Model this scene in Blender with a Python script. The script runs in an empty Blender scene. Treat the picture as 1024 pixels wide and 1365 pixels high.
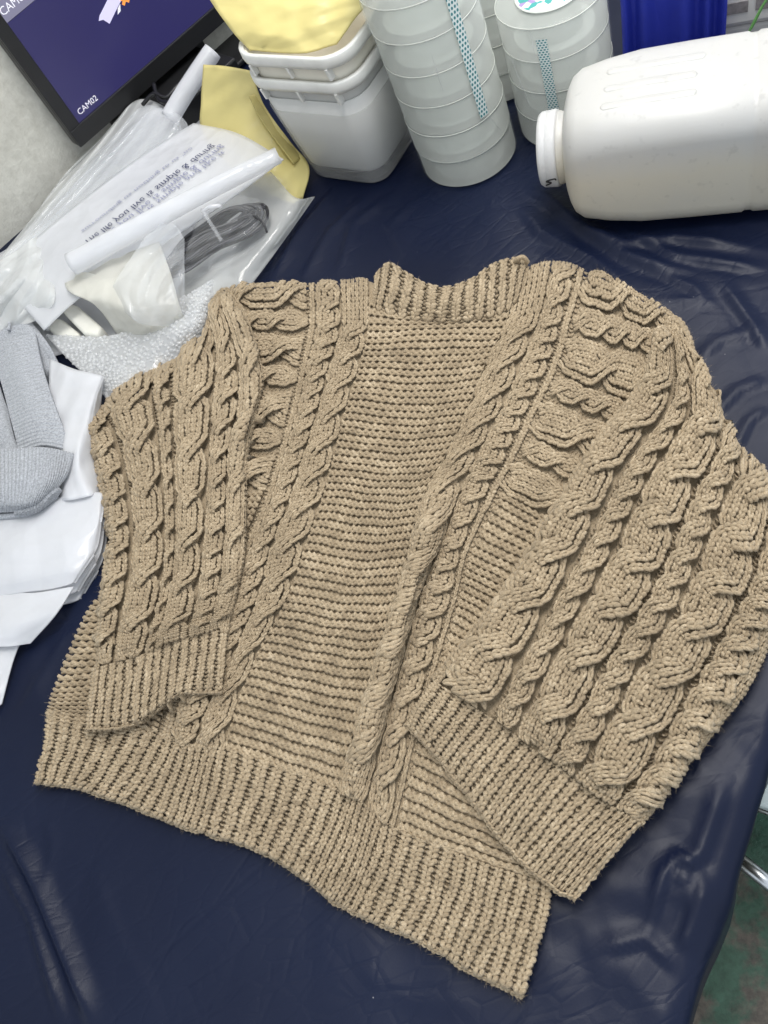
import bpy, bmesh, math, random
import numpy as np
from mathutils import Matrix, Vector

rng = np.random.default_rng(7)
random.seed(7)
S = bpy.context.scene
COL = S.collection

# ------------------------------------------------------------------ camera
PW, PH = 1024.0, 1365.0            # reference frame used to survey the place
FOC = 1100.0                       # focal length in those units
NAD = (900.0, 1300.0)              # where straight-down falls
CAMH = 0.90                        # camera height over the table top (m)
_d = np.array([NAD[0]-PW/2, NAD[1]-PH/2, FOC]); _d /= np.linalg.norm(_d)
_y = np.array([0, 0, 1.0]) - _d*_d[2]; _y /= np.linalg.norm(_y)
_z = -_d
_x = np.cross(_y, _z)
ROT = np.array([_x, _y, _z])       # camera axes -> world
cam_data = bpy.data.cameras.new('camera')
cam = bpy.data.objects.new('camera', cam_data); COL.objects.link(cam)
m = Matrix.Identity(4)
for i in range(3):
    m[i][0] = ROT[i][0]; m[i][1] = -ROT[i][1]; m[i][2] = -ROT[i][2]
m[2][3] = CAMH
cam.matrix_world = m
cam_data.sensor_fit = 'VERTICAL'; cam_data.sensor_height = 36.0
cam_data.lens = FOC/PH*36.0
cam_data.clip_start = 0.02; cam_data.clip_end = 200
S.camera = cam

# ------------------------------------------------------------------ light
world = bpy.data.worlds.new('World'); S.world = world; world.use_nodes = True
bg = world.node_tree.nodes['Background']
bg.inputs[0].default_value = (0.86, 0.93, 1.0, 1); bg.inputs[1].default_value = 1.02

def ceiling_lamp(name, loc, size, power, rotz=0.0, col=(1.0, 0.97, 0.93)):
    l = bpy.data.lights.new(name, 'AREA'); l.shape = 'RECTANGLE'
    l.size, l.size_y = size; l.energy = power; l.color = col
    o = bpy.data.objects.new(name, l); COL.objects.link(o)
    o.location = loc; o.rotation_euler = (0, 0, rotz)
    return o
ceiling_lamp('ceiling_lamp', (0.75, 0.75, 2.45), (1.5, 0.65), 56, math.radians(34))
ceiling_lamp('ceiling_lamp', (1.75, 2.45, 2.55), (1.5, 0.65), 78, math.radians(34))
ceiling_lamp('ceiling_lamp', (-0.9, 2.6, 2.55), (1.5, 0.65), 62, math.radians(34))

vs = S.view_settings
vs.view_transform = 'Standard'; vs.look = 'None'; vs.exposure = -0.06; vs.gamma = 1.0
vs.use_curve_mapping = False
cy = S.cycles
cy.max_bounces = 7; cy.diffuse_bounces = 3; cy.glossy_bounces = 3; cy.transmission_bounces = 5; cy.transparent_max_bounces = 10
cy.caustics_reflective = False; cy.caustics_refractive = False
cy.use_adaptive_sampling = True; cy.adaptive_threshold = 0.025

# ------------------------------------------------------------------ helpers
def at(px, py, z=0.0):
    """survey point -> world point at height z"""
    r = np.array([px-PW/2, py-PH/2, FOC]); t = (CAMH-z)/(r@_d)
    w = ROT@(r*t); return np.array([w[0], w[1], z])

def at_np(px, py, z):
    r = np.stack([px-PW/2, py-PH/2, np.full_like(px, FOC)], -1)
    t = (CAMH-z)/(r@_d)
    w = (r*t[..., None])@ROT.T
    return np.stack([w[..., 0], w[..., 1], z], -1)

def tag(o, label=None, cat=None, group=None, kind=None):
    if label: o['label'] = label
    if cat: o['category'] = cat
    if group: o['group'] = group
    if kind: o['kind'] = kind
    return o

def empty(name, loc=(0, 0, 0)):
    o = bpy.data.objects.new(name, None); COL.objects.link(o); o.location = loc
    o.empty_display_size = 0.05
    return o

def link(name, me, mat, parent=None, smooth=True):
    if mat is not None and len(me.materials) == 0: me.materials.append(mat)
    if smooth:
        me.polygons.foreach_set('use_smooth', np.ones(len(me.polygons), dtype=bool))
    o = bpy.data.objects.new(name, me); COL.objects.link(o)
    if parent is not None:
        o.parent = parent
        o.matrix_parent_inverse = Matrix.Translation(-world_loc(parent))
    return o

def world_loc(o):
    v = Vector(o.location)
    return v

def mesh_np(name, V, Fq, tint=None, uv=None):
    """V (n,3), Fq (m,4) or (m,3) integer faces"""
    V = np.asarray(V, np.float32); Fq = np.asarray(Fq, np.int32)
    me = bpy.data.meshes.new(name)
    k = Fq.shape[1]
    me.vertices.add(len(V)); me.vertices.foreach_set('co', V.ravel())
    me.loops.add(Fq.size); me.loops.foreach_set('vertex_index', Fq.ravel())
    me.polygons.add(len(Fq))
    me.polygons.foreach_set('loop_start', np.arange(0, Fq.size, k, dtype=np.int32))
    me.polygons.foreach_set('loop_total', np.full(len(Fq), k, dtype=np.int32))
    me.update(calc_edges=True); me.validate()
    if tint is not None:
        a = me.attributes.new('tint', 'FLOAT', 'POINT'); a.data.foreach_set('value', np.asarray(tint, np.float32))
    if uv is not None:
        l = me.uv_layers.new(name='UVMap'); l.data.foreach_set('uv', np.asarray(uv, np.float32)[Fq.ravel()].ravel())
    return me

def mesh_py(name, V, F):
    me = bpy.data.meshes.new(name); me.from_pydata([tuple(map(float, v)) for v in V], [], F); me.update(); return me

def grid_faces(nu, nv, off=0, mask=None):
    i, j = np.meshgrid(np.arange(nu-1), np.arange(nv-1), indexing='ij')
    a = i*nv+j
    f = np.stack([a, a+nv, a+nv+1, a+1], -1).reshape(-1, 4)
    if mask is not None: f = f[mask.reshape(-1)]
    return f+off

def loft(rings, cap0=True, cap1=True, closed=False):
    """list of rings (each n points) -> verts, faces"""
    n = len(rings[0]); V = [tuple(p) for r in rings for p in r]; F = []
    for k in range(len(rings)-1):
        for i in range(n):
            j = (i+1) % n
            F.append((k*n+i, k*n+j, (k+1)*n+j, (k+1)*n+i))
    if closed:
        k = len(rings)-1
        for i in range(n):
            j = (i+1) % n
            F.append((k*n+i, k*n+j, j, i))
    else:
        if cap0: F.append(tuple(range(n))[::-1])
        if cap1: F.append(tuple((len(rings)-1)*n+i for i in range(n)))
    return V, F

def tube(path, rad, sides=8, caps=True):
    P = [Vector(p) for p in path]; R = rad if isinstance(rad, (list, tuple)) else [rad]*len(P)
    rings = []; prev = None
    for i, p in enumerate(P):
        t = (P[min(i+1, len(P)-1)]-P[max(i-1, 0)]).normalized()
        if prev is None:
            prev = t.orthogonal().normalized()
        u = (prev-t*prev.dot(t)).normalized(); v = t.cross(u); prev = u
        rings.append([p+(u*math.cos(2*math.pi*k/sides)+v*math.sin(2*math.pi*k/sides))*R[i] for k in range(sides)])
    return loft(rings, caps, caps)

def smooth_path(pts, n=6):
    P = np.array(pts, float); out = []
    for i in range(len(P)-1):
        p0, p1, p2, p3 = P[max(i-1, 0)], P[i], P[i+1], P[min(i+2, len(P)-1)]
        for k in range(n):
            t = k/n
            out.append(0.5*((2*p1)+(-p0+p2)*t+(2*p0-5*p1+4*p2-p3)*t*t+(-p0+3*p1-3*p2+p3)*t**3))
    out.append(P[-1]); return out

def rounded_rect(w, h, r, n=6):
    pts = []
    for cx, cy, a0 in ((w/2-r, h/2-r, 0), (-w/2+r, h/2-r, 90), (-w/2+r, -h/2+r, 180), (w/2-r, -h/2+r, 270)):
        for k in range(n+1):
            a = math.radians(a0+90*k/n); pts.append((cx+r*math.cos(a), cy+r*math.sin(a)))
    return pts

def catmull(Y, knots, t):
    """Y (K,...) values at knots -> values at t, smooth"""
    K = len(knots); knots = np.asarray(knots, float)
    i = np.clip(np.searchsorted(knots, t, 'right')-1, 0, K-2)
    D = np.zeros_like(Y)
    h = np.diff(knots)
    s = (Y[1:]-Y[:-1])/h.reshape(-1, *([1]*(Y.ndim-1)))
    D[0] = s[0]; D[-1] = s[-1]
    for k in range(1, K-1):
        D[k] = (s[k-1]*h[k]+s[k]*h[k-1])/(h[k]+h[k-1])
    hh = h[i]; u = (t-knots[i])/hh
    sh = (-1, *([1]*(Y.ndim-1)))
    u = u.reshape(sh); hh = hh.reshape(sh)
    return ((2*u**3-3*u**2+1)*Y[i]+(u**3-2*u**2+u)*hh*D[i]+(-2*u**3+3*u**2)*Y[i+1]+(u**3-u**2)*hh*D[i+1])

def poly_sd(px, py, poly):
    """signed distance to polygon, positive inside"""
    P = np.array(poly, float); Q = np.roll(P, -1, 0)
    best = np.full(px.shape, 1e9); ins = np.zeros(px.shape, bool)
    for (x0, y0), (x1, y1) in zip(P, Q):
        dx, dy = x1-x0, y1-y0; L = dx*dx+dy*dy+1e-9
        t = np.clip(((px-x0)*dx+(py-y0)*dy)/L, 0, 1)
        best = np.minimum(best, np.hypot(px-x0-t*dx, py-y0-t*dy))
        c = ((y0 > py) != (y1 > py)) & (px < (x1-x0)*(py-y0)/((y1-y0) if abs(y1-y0) > 1e-9 else 1e-9)+x0)
        ins ^= c
    return np.where(ins, best, -best)

class Noise2:
    """smooth value noise on the table plane"""
    def __init__(s, seed): s.t = np.random.default_rng(seed).random((64, 64))
    def __call__(s, x, y):
        xi = np.floor(x).astype(int); yi = np.floor(y).astype(int); fx = x-xi; fy = y-yi
        fx = fx*fx*(3-2*fx); fy = fy*fy*(3-2*fy)
        g = lambda a, b: s.t[a % 64, b % 64]
        return (g(xi, yi)*(1-fx)+g(xi+1, yi)*fx)*(1-fy)+(g(xi, yi+1)*(1-fx)+g(xi+1, yi+1)*fx)*fy-0.5

def crumple(x, y, seed, scale, n=7):
    """creased-foil height, roughly -0.5..0.5"""
    r = np.random.default_rng(seed); N = Noise2(seed+100)
    h = np.zeros_like(x)
    for k in range(n):
        a = r.random()*math.pi*2; f = scale*(0.6+1.6*r.random()); ph = r.random()*9
        q = (x*math.cos(a)+y*math.sin(a))*f+ph+0.9*N(x*f*0.7+k*3.1, y*f*0.7)
        tri = np.abs(q-np.floor(q)-0.5)*2
        h += (tri-0.5)*(0.5+r.random())*(scale/f)
    return h/n*1.6

class Fabric:
    """smooth surface through a grid of surveyed points (px, py, z); coordinates a (across) and b (along)"""
    def __init__(s, rows, ak, bk, na=181, nb=221, poly=None, rnd=14, zedge=0.004, zfun=None):
        C = np.array(rows, float)                 # (B, A, 3)
        s.ak, s.bk = np.asarray(ak, float), np.asarray(bk, float)
        s.na, s.nb = na, nb
        ta = np.linspace(s.ak[0], s.ak[-1], na); tb = np.linspace(s.bk[0], s.bk[-1], nb)
        G = catmull(C, s.bk, tb)                  # (nb, A, 3)
        G = catmull(np.swapaxes(G, 0, 1), s.ak, ta)   # (na, nb, 3)
        px, py, z = G[..., 0], G[..., 1], G[..., 2].copy()
        s.A, s.B = np.meshgrid(ta, tb, indexing='ij')
        if zfun is not None: z = z+zfun(px, py, s.A, s.B)
        s.sd = np.full(px.shape, 99.0)
        if poly is not None:
            s.sd = poly_sd(px, py, poly)
            k = np.clip(s.sd/rnd, 0, 1)
            z = zedge+(z-zedge)*np.sqrt(np.clip(1-(1-k)**2, 0, 1))
        s.px, s.py, s.z = px, py, z
        s.W = at_np(px, py, z)
        du = np.gradient(s.W, axis=0); dv = np.gradient(s.W, axis=1)
        n = np.cross(du, dv); n /= np.linalg.norm(n, axis=-1, keepdims=True)+1e-12
        n[n[..., 2] < 0] *= -1
        n[..., 2] += 0.9
        n /= np.linalg.norm(n, axis=-1, keepdims=True)
        s.N = n
    def _s(s, T, a, b):
        x = np.clip((a-s.ak[0])/(s.ak[-1]-s.ak[0])*(s.na-1), 0, s.na-1.001)
        y = np.clip((b-s.bk[0])/(s.bk[-1]-s.bk[0])*(s.nb-1), 0, s.nb-1.001)
        i = x.astype(int); j = y.astype(int); fx = x-i; fy = y-j
        if T.ndim == 3: fx = fx[..., None]; fy = fy[..., None]
        return (T[i, j]*(1-fx)+T[i+1, j]*fx)*(1-fy)+(T[i, j+1]*(1-fx)+T[i+1, j+1]*fx)*fy
    def pos(s, a, b, h):
        return s._s(s.W, a, b)+s._s(s.N, a, b)*np.asarray(h)[..., None]
    def dist(s, a, b): return s._s(s.sd, a, b)
    def sheet(s, name, thick=0.003, step=2, lift=0.0, uv=False, inset=0.0):
        W = (s.W+s.N*lift)[::step, ::step]; N = s.N[::step, ::step]
        nu, nv = W.shape[:2]; sd = s.sd[::step, ::step]
        ok = np.minimum.reduce([sd[:-1, :-1], sd[1:, :-1], sd[:-1, 1:], sd[1:, 1:]]) > inset
        f0 = grid_faces(nu, nv, 0, ok); f1 = grid_faces(nu, nv, nu*nv, ok)[:, ::-1]
        V = np.concatenate([W.reshape(-1, 3), (W-N*thick).reshape(-1, 3)])
        # boundary walls
        e = {}
        for q in f0:
            for k in range(4):
                a, b = int(q[k]), int(q[(k+1) % 4])
                if (b, a) in e: del e[(b, a)]
                else: e[(a, b)] = 1
        n = nu*nv
        wall = np.array([(b, a, a+n, b+n) for a, b in e], np.int32).reshape(-1, 4)
        Fq = np.concatenate([f0, f1, wall])
        used = np.unique(Fq); mp = np.zeros(len(V), np.int32); mp[used] = np.arange(len(used))
        uvv = None
        if uv:
            A = ((s.A-s.ak[0])/(s.ak[-1]-s.ak[0]))[::step, ::step]; B = ((s.B-s.bk[0])/(s.bk[-1]-s.bk[0]))[::step, ::step]
            t = np.stack([A, B], -1).reshape(-1, 2); uvv = np.concatenate([t, t])[used]
        return mesh_np(name, V[used], mp[Fq], uv=uvv)

# ------------------------------------------------------------------ materials
def new_mat(name):
    mt = bpy.data.materials.new(name); mt.use_nodes = True
    nt = mt.node_tree; return mt, nt, nt.nodes['Principled BSDF'], nt.nodes, nt.links

def plain(name, col, rough=0.5, spec=0.5, metal=0.0, noise=0.0, nscale=40.0, bump=0.0, bscale=200.0, trans=0.0, alpha=1.0, coat=0.0, emit=None, estr=0.0, sss=0.0, thin=None, crinkle=0.0, cscale=30.0):
    mt, nt, p, N, L = new_mat(name)
    p.inputs['Base Color'].default_value = (*col, 1); p.inputs['Roughness'].default_value = rough
    p.inputs['Specular IOR Level'].default_value = spec; p.inputs['Metallic'].default_value = metal
    p.inputs['Transmission Weight'].default_value = trans; p.inputs['Alpha'].default_value = alpha
    p.inputs['Coat Weight'].default_value = coat
    if sss:
        p.inputs['Subsurface Weight'].default_value = sss; p.inputs['Subsurface Radius'].default_value = (0.02, 0.02, 0.018); p.inputs['Subsurface Scale'].default_value = 1.0
    if emit: p.inputs['Emission Color'].default_value = (*emit, 1); p.inputs['Emission Strength'].default_value = estr
    tc = N.new('ShaderNodeTexCoord')
    if noise:
        nz = N.new('ShaderNodeTexNoise'); nz.inputs['Scale'].default_value = nscale; nz.inputs['Detail'].default_value = 6
        L.new(tc.outputs['Object'], nz.inputs['Vector'])
        mr = N.new('ShaderNodeMapRange'); mr.inputs[1].default_value = 0.25; mr.inputs[2].default_value = 0.75
        mr.inputs[3].default_value = 1-noise; mr.inputs[4].default_value = 1+noise*0.6
        L.new(nz.outputs['Fac'], mr.inputs[0])
        mx = N.new('ShaderNodeMix'); mx.data_type = 'RGBA'; mx.blend_type = 'MULTIPLY'; mx.inputs[0].default_value = 1
        mx.inputs[6].default_value = (*col, 1); L.new(mr.outputs[0], mx.inputs[7]); L.new(mx.outputs[2], p.inputs['Base Color'])
    if bump:
        nb = N.new('ShaderNodeTexNoise'); nb.inputs['Scale'].default_value = bscale; nb.inputs['Detail'].default_value = 5
        L.new(tc.outputs['Object'], nb.inputs['Vector'])
        b = N.new('ShaderNodeBump'); b.inputs['Strength'].default_value = 1.0; b.inputs['Distance'].default_value = bump
        L.new(nb.outputs['Fac'], b.inputs['Height']); L.new(b.outputs[0], p.inputs['Normal'])
    if crinkle:
        nd = N.new('ShaderNodeTexNoise'); nd.inputs['Scale'].default_value = cscale*0.5; nd.inputs['Detail'].default_value = 2; L.new(tc.outputs['Object'], nd.inputs['Vector'])
        mv = N.new('ShaderNodeMix'); mv.data_type = 'VECTOR'; mv.inputs[0].default_value = 0.05; L.new(tc.outputs['Object'], mv.inputs[4]); L.new(nd.outputs['Color'], mv.inputs[5])
        prev = None
        for q_, (sc_m, am) in enumerate(((1.0, 1.0), (2.7, 0.4))):
            vo = N.new('ShaderNodeTexVoronoi'); vo.inputs['Scale'].default_value = cscale*sc_m; L.new(mv.outputs[1], vo.inputs['Vector'])
            cb = N.new('ShaderNodeBump'); cb.inputs['Distance'].default_value = crinkle*am; cb.inputs['Strength'].default_value = 1.0
            L.new(vo.outputs['Distance'], cb.inputs['Height'])
            if prev is not None: L.new(prev.outputs[0], cb.inputs['Normal'])
            prev = cb
        L.new(prev.outputs[0], p.inputs['Normal'])
    if thin is not None:       # thin milky film: lets part of the light straight through
        tr = N.new('ShaderNodeBsdfTransparent'); tl = N.new('ShaderNodeBsdfTranslucent'); tl.inputs[0].default_value = (*col, 1)
        m1 = N.new('ShaderNodeMixShader'); m1.inputs[0].default_value = 0.35
        L.new(p.outputs[0], m1.inputs[1]); L.new(tl.outputs[0], m1.inputs[2])
        m2 = N.new('ShaderNodeMixShader'); m2.inputs[0].default_value = thin
        L.new(m1.outputs[0], m2.inputs[1]); L.new(tr.outputs[0], m2.inputs[2])
        L.new(m2.outputs[0], N['Material Output'].inputs['Surface'])
    return mt

def yarn_material():
    mt, nt, p, N, L = new_mat('beige yarn')
    at_ = N.new('ShaderNodeAttribute'); at_.attribute_name = 'tint'
    tc = N.new('ShaderNodeTexCoord')
    nz = N.new('ShaderNodeTexNoise'); nz.inputs['Scale'].default_value = 460; nz.inputs['Detail'].default_value = 2; nz.inputs['Roughness'].default_value = 0.7
    L.new(tc.outputs['Object'], nz.inputs['Vector'])
    add = N.new('ShaderNodeMath'); add.operation = 'MULTIPLY_ADD'; add.inputs[1].default_value = 1.3; L.new(nz.outputs['Fac'], add.inputs[0]); L.new(at_.outputs['Fac'], add.inputs[2])
    cr = N.new('ShaderNodeValToRGB')
    e = cr.color_ramp.elements
    e[0].position = 0.15; e[0].color = (0.250, 0.191, 0.124, 1)
    e[1].position = 1.0; e[1].color = (0.590, 0.483, 0.340, 1)
    x = e.new(0.55); x.color = (0.392, 0.306, 0.201, 1)
    sub = N.new('ShaderNodeMath'); sub.operation = 'SUBTRACT'; sub.inputs[1].default_value = 0.15; L.new(add.outputs[0], sub.inputs[0])
    lf = N.new('ShaderNodeTexNoise'); lf.inputs['Scale'].default_value = 26; lf.inputs['Detail'].default_value = 1; L.new(tc.outputs['Object'], lf.inputs['Vector'])
    lm = N.new('ShaderNodeMath'); lm.operation = 'MULTIPLY_ADD'; lm.inputs[1].default_value = 0.45; L.new(lf.outputs['Fac'], lm.inputs[0]); L.new(sub.outputs[0], lm.inputs[2])
    l2 = N.new('ShaderNodeMath'); l2.operation = 'SUBTRACT'; l2.inputs[1].default_value = 0.225; L.new(lm.outputs[0], l2.inputs[0])
    L.new(l2.outputs[0], cr.inputs[0])
    L.new(cr.outputs[0], p.inputs['Base Color'])
    p.inputs['Roughness'].default_value = 0.85; p.inputs['Specular IOR Level'].default_value = 0.25
    p.inputs['Sheen Weight'].default_value = 0.25; p.inputs['Sheen Roughness'].default_value = 0.5
    p.inputs['Sheen Tint'].default_value = (1, 0.9, 0.75, 1)
    b = N.new('ShaderNodeBump'); b.inputs['Distance'].default_value = 0.0012; b.inputs['Strength'].default_value = 0.8
    nb = N.new('ShaderNodeTexNoise'); nb.inputs['Scale'].default_value = 900; nb.inputs['Detail'].default_value = 1
    L.new(tc.outputs['Object'], nb.inputs['Vector']); L.new(nb.outputs['Fac'], b.inputs['Height']); L.new(b.outputs[0], p.inputs['Normal'])
    return mt
YARN = yarn_material()

def cover_material():
    mt, nt, p, N, L = new_mat('navy plastic sheet')
    tc = N.new('ShaderNodeTexCoord')
    nz = N.new('ShaderNodeTexNoise'); nz.inputs['Scale'].default_value = 3.2; nz.inputs['Detail'].default_value = 2; nz.inputs['Roughness'].default_value = 0.5
    L.new(tc.outputs['Object'], nz.inputs['Vector'])
    cr = N.new('ShaderNodeValToRGB'); e = cr.color_ramp.elements
    e[0].position = 0.3; e[0].color = (0.0035, 0.0066, 0.023, 1); e[1].position = 0.75; e[1].color = (0.0062, 0.0112, 0.034, 1)
    L.new(nz.outputs['Fac'], cr.inputs[0]); L.new(cr.outputs[0], p.inputs['Base Color'])
    rr = N.new('ShaderNodeMapRange'); rr.inputs[3].default_value = 0.34; rr.inputs[4].default_value = 0.52
    n2 = N.new('ShaderNodeTexNoise'); n2.inputs['Scale'].default_value = 18; n2.inputs['Detail'].default_value = 6
    L.new(tc.outputs['Object'], n2.inputs['Vector']); L.new(n2.outputs['Fac'], rr.inputs[0]); L.new(rr.outputs[0], p.inputs['Roughness'])
    p.inputs['Specular IOR Level'].default_value = 0.22
    # crisp fine wrinkles
    nd = N.new('ShaderNodeTexNoise'); nd.inputs['Scale'].default_value = 9; nd.inputs['Detail'].default_value = 3; L.new(tc.outputs['Object'], nd.inputs['Vector'])
    mxv = N.new('ShaderNodeMix'); mxv.data_type = 'VECTOR'; mxv.inputs[0].default_value = 0.16; L.new(tc.outputs['Object'], mxv.inputs[4]); L.new(nd.outputs['Color'], mxv.inputs[5])
    msk = N.new('ShaderNodeMapRange'); msk.inputs[1].default_value = 0.36; msk.inputs[2].default_value = 0.58; L.new(nz.outputs['Fac'], msk.inputs[0])
    prev = None
    for sc_, wdt, am_, rot_ in ((5.0, 0.05, 0.010, 0.4), (11.0, 0.06, 0.006, 1.1), (26.0, 0.10, 0.0022, 0.2)):
        mp = N.new('ShaderNodeMapping'); mp.inputs['Rotation'].default_value = (0, 0, rot_); mp.inputs['Scale'].default_value = (sc_, sc_*2.1, sc_); L.new(tc.outputs['Object'], mp.inputs[0])
        vo = N.new('ShaderNodeTexVoronoi'); vo.feature = 'DISTANCE_TO_EDGE'; vo.inputs['Scale'].default_value = 1.0; L.new(mp.outputs[0], vo.inputs['Vector'])
        mi = N.new('ShaderNodeMath'); mi.operation = 'MINIMUM'; mi.inputs[1].default_value = wdt; L.new(vo.outputs['Distance'], mi.inputs[0])
        mk = N.new('ShaderNodeMath'); mk.operation = 'MULTIPLY'; L.new(mi.outputs[0], mk.inputs[0]); L.new(msk.outputs[0], mk.inputs[1])
        b1 = N.new('ShaderNodeBump'); b1.inputs['Distance'].default_value = am_; b1.inputs['Strength'].default_value = 0.85; L.new(mk.outputs[0], b1.inputs['Height'])
        if prev is not None: L.new(prev.outputs[0], b1.inputs['Normal'])
        prev = b1
    n3 = N.new('ShaderNodeTexNoise'); n3.inputs['Scale'].default_value = 420; n3.inputs['Detail'].default_value = 3; L.new(tc.outputs['Object'], n3.inputs['Vector'])
    b = N.new('ShaderNodeBump'); b.inputs['Distance'].default_value = 0.0003; b.inputs['Strength'].default_value = 0.25
    L.new(n3.outputs['Fac'], b.inputs['Height']); L.new(b1.outputs[0], b.inputs['Normal']); L.new(b.outputs[0], p.inputs['Normal'])
    # specks of lint
    v2 = N.new('ShaderNodeTexVoronoi'); v2.inputs['Scale'].default_value = 38; L.new(tc.outputs['Object'], v2.inputs['Vector'])
    sp = N.new('ShaderNodeMath'); sp.operation = 'LESS_THAN'; sp.inputs[1].default_value = 0.030; L.new(v2.outputs['Distance'], sp.inputs[0])
    sc2 = N.new('ShaderNodeSeparateColor'); L.new(v2.outputs['Color'], sc2.inputs[0])
    th = N.new('ShaderNodeMath'); th.operation = 'GREATER_THAN'; th.inputs[1].default_value = 0.78; L.new(sc2.outputs[0], th.inputs[0])
    an = N.new('ShaderNodeMath'); an.operation = 'MULTIPLY'; L.new(sp.outputs[0], an.inputs[0]); L.new(th.outputs[0], an.inputs[1])
    ml = N.new('ShaderNodeMix'); ml.data_type = 'RGBA'; ml.inputs[7].default_value = (0.18, 0.18, 0.2, 1); L.new(an.outputs[0], ml.inputs[0]); L.new(cr.outputs[0], ml.inputs[6]); L.new(ml.outputs[2], p.inputs['Base Color'])
    return mt
COVER = cover_material()

def floor_material():
    mt, nt, p, N, L = new_mat('worn green floor paint')
    tc = N.new('ShaderNodeTexCoord')
    n1 = N.new('ShaderNodeTexNoise'); n1.inputs['Scale'].default_value = 5.5; n1.inputs['Detail'].default_value = 9; n1.inputs['Roughness'].default_value = 0.62
    L.new(tc.outputs['Object'], n1.inputs['Vector'])
    n2 = N.new('ShaderNodeTexNoise'); n2.inputs['Scale'].default_value = 42; n2.inputs['Detail'].default_value = 8; n2.inputs['Roughness'].default_value = 0.7
    L.new(tc.outputs['Object'], n2.inputs['Vector'])
    g = N.new('ShaderNodeValToRGB'); e = g.color_ramp.elements
    e[0].position = 0.3; e[0].color = (0.010, 0.040, 0.022, 1); e[1].position = 0.75; e[1].color = (0.045, 0.125, 0.080, 1)
    L.new(n2.outputs['Fac'], g.inputs[0])
    c = N.new('ShaderNodeValToRGB'); e = c.color_ramp.elements
    e[0].position = 0.3; e[0].color = (0.018, 0.015, 0.012, 1); e[1].position = 0.8; e[1].color = (0.16, 0.135, 0.105, 1)
    L.new(n2.outputs['Fac'], c.inputs[0])
    k = N.new('ShaderNodeValToRGB'); e = k.color_ramp.elements
    e[0].position = 0.47; e[0].color = (0, 0, 0, 1); e[1].position = 0.53; e[1].color = (1, 1, 1, 1)
    L.new(n1.outputs['Fac'], k.inputs[0])
    mx = N.new('ShaderNodeMix'); mx.data_type = 'RGBA'
    L.new(k.outputs[0], mx.inputs[0]); L.new(g.outputs[0], mx.inputs[6]); L.new(c.outputs[0], mx.inputs[7])
    L.new(mx.outputs[2], p.inputs['Base Color']); p.inputs['Roughness'].default_value = 0.45
    b = N.new('ShaderNodeBump'); b.inputs['Distance'].default_value = 0.003; L.new(n2.outputs['Fac'], b.inputs['Height']); L.new(b.outputs[0], p.inputs['Normal'])
    return mt

def wall_material():
    mt, nt, p, N, L = new_mat('speckled grey plaster')
    tc = N.new('ShaderNodeTexCoord')
    n1 = N.new('ShaderNodeTexNoise'); n1.inputs['Scale'].default_value = 60; n1.inputs['Detail'].default_value = 8; n1.inputs['Roughness'].default_value = 0.7
    n2 = N.new('ShaderNodeTexNoise'); n2.inputs['Scale'].default_value = 6; n2.inputs['Detail'].default_value = 5
    L.new(tc.outputs['Object'], n1.inputs['Vector']); L.new(tc.outputs['Object'], n2.inputs['Vector'])
    ad = N.new('ShaderNodeMath'); ad.operation = 'ADD'; L.new(n1.outputs['Fac'], ad.inputs[0]); L.new(n2.outputs['Fac'], ad.inputs[1])
    c = N.new('ShaderNodeValToRGB'); e = c.color_ramp.elements
    e[0].position = 0.30; e[0].color = (0.46, 0.445, 0.385, 1); e[1].position = 0.72; e[1].color = (0.78, 0.765, 0.69, 1)
    hf = N.new('ShaderNodeMath'); hf.operation = 'MULTIPLY'; hf.inputs[1].default_value = 0.5; L.new(ad.outputs[0], hf.inputs[0]); L.new(hf.outputs[0], c.inputs[0])
    L.new(c.outputs[0], p.inputs['Base Color']); p.inputs['Roughness'].default_value = 0.8
    b = N.new('ShaderNodeBump'); b.inputs['Distance'].default_value = 0.002; L.new(n1.outputs['Fac'], b.inputs['Height']); L.new(b.outputs[0], p.inputs['Normal'])
    return mt

# ================================================================== setting
# table edge runs along E1; E2 points to the inside of the table
_e0, _e1 = at(1004, 1010)[:2], at(887, 1352)[:2]
E1 = (_e0-_e1)/np.linalg.norm(_e0-_e1); E2 = np.array([-E1[1], E1[0]])
EO = _e1
def table_pt(s, t): return EO+E1*s+E2*t

FLOORZ = -0.76
fl = mesh_py('floor', [(-4, -4, FLOORZ), (5, -4, FLOORZ), (5, 5, FLOORZ), (-4, 5, FLOORZ)], [(0, 1, 2, 3)])
tag(link('floor', fl, floor_material(), smooth=False), 'green painted concrete floor, worn through to dirt', None, None, 'structure')

WD = np.array([0.954, 0.30]); WD /= np.linalg.norm(WD); WN = np.array([WD[1], -WD[0]]); WO = np.array([-0.37, 1.66])+WN*0.045
def wall_box(s0, s1, d0, d1, z0, z1):
    V = []
    for z in (z0, z1):
        for s_, d_ in ((s0, d0), (s1, d0), (s1, d1), (s0, d1)):
            q = WO+WD*s_+WN*d_; V.append((q[0], q[1], z))
    return V, [(0, 1, 2, 3), (7, 6, 5, 4), (0, 4, 5, 1), (1, 5, 6, 2), (2, 6, 7, 3), (3, 7, 4, 0)]
V, F = wall_box(-3, 4, -0.12, 0, FLOORZ, 2.4)
tag(link('wall', mesh_py('wall', V, F), wall_material(), smooth=False), 'speckled grey plaster wall behind the monitor', None, None, 'structure')

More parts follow.
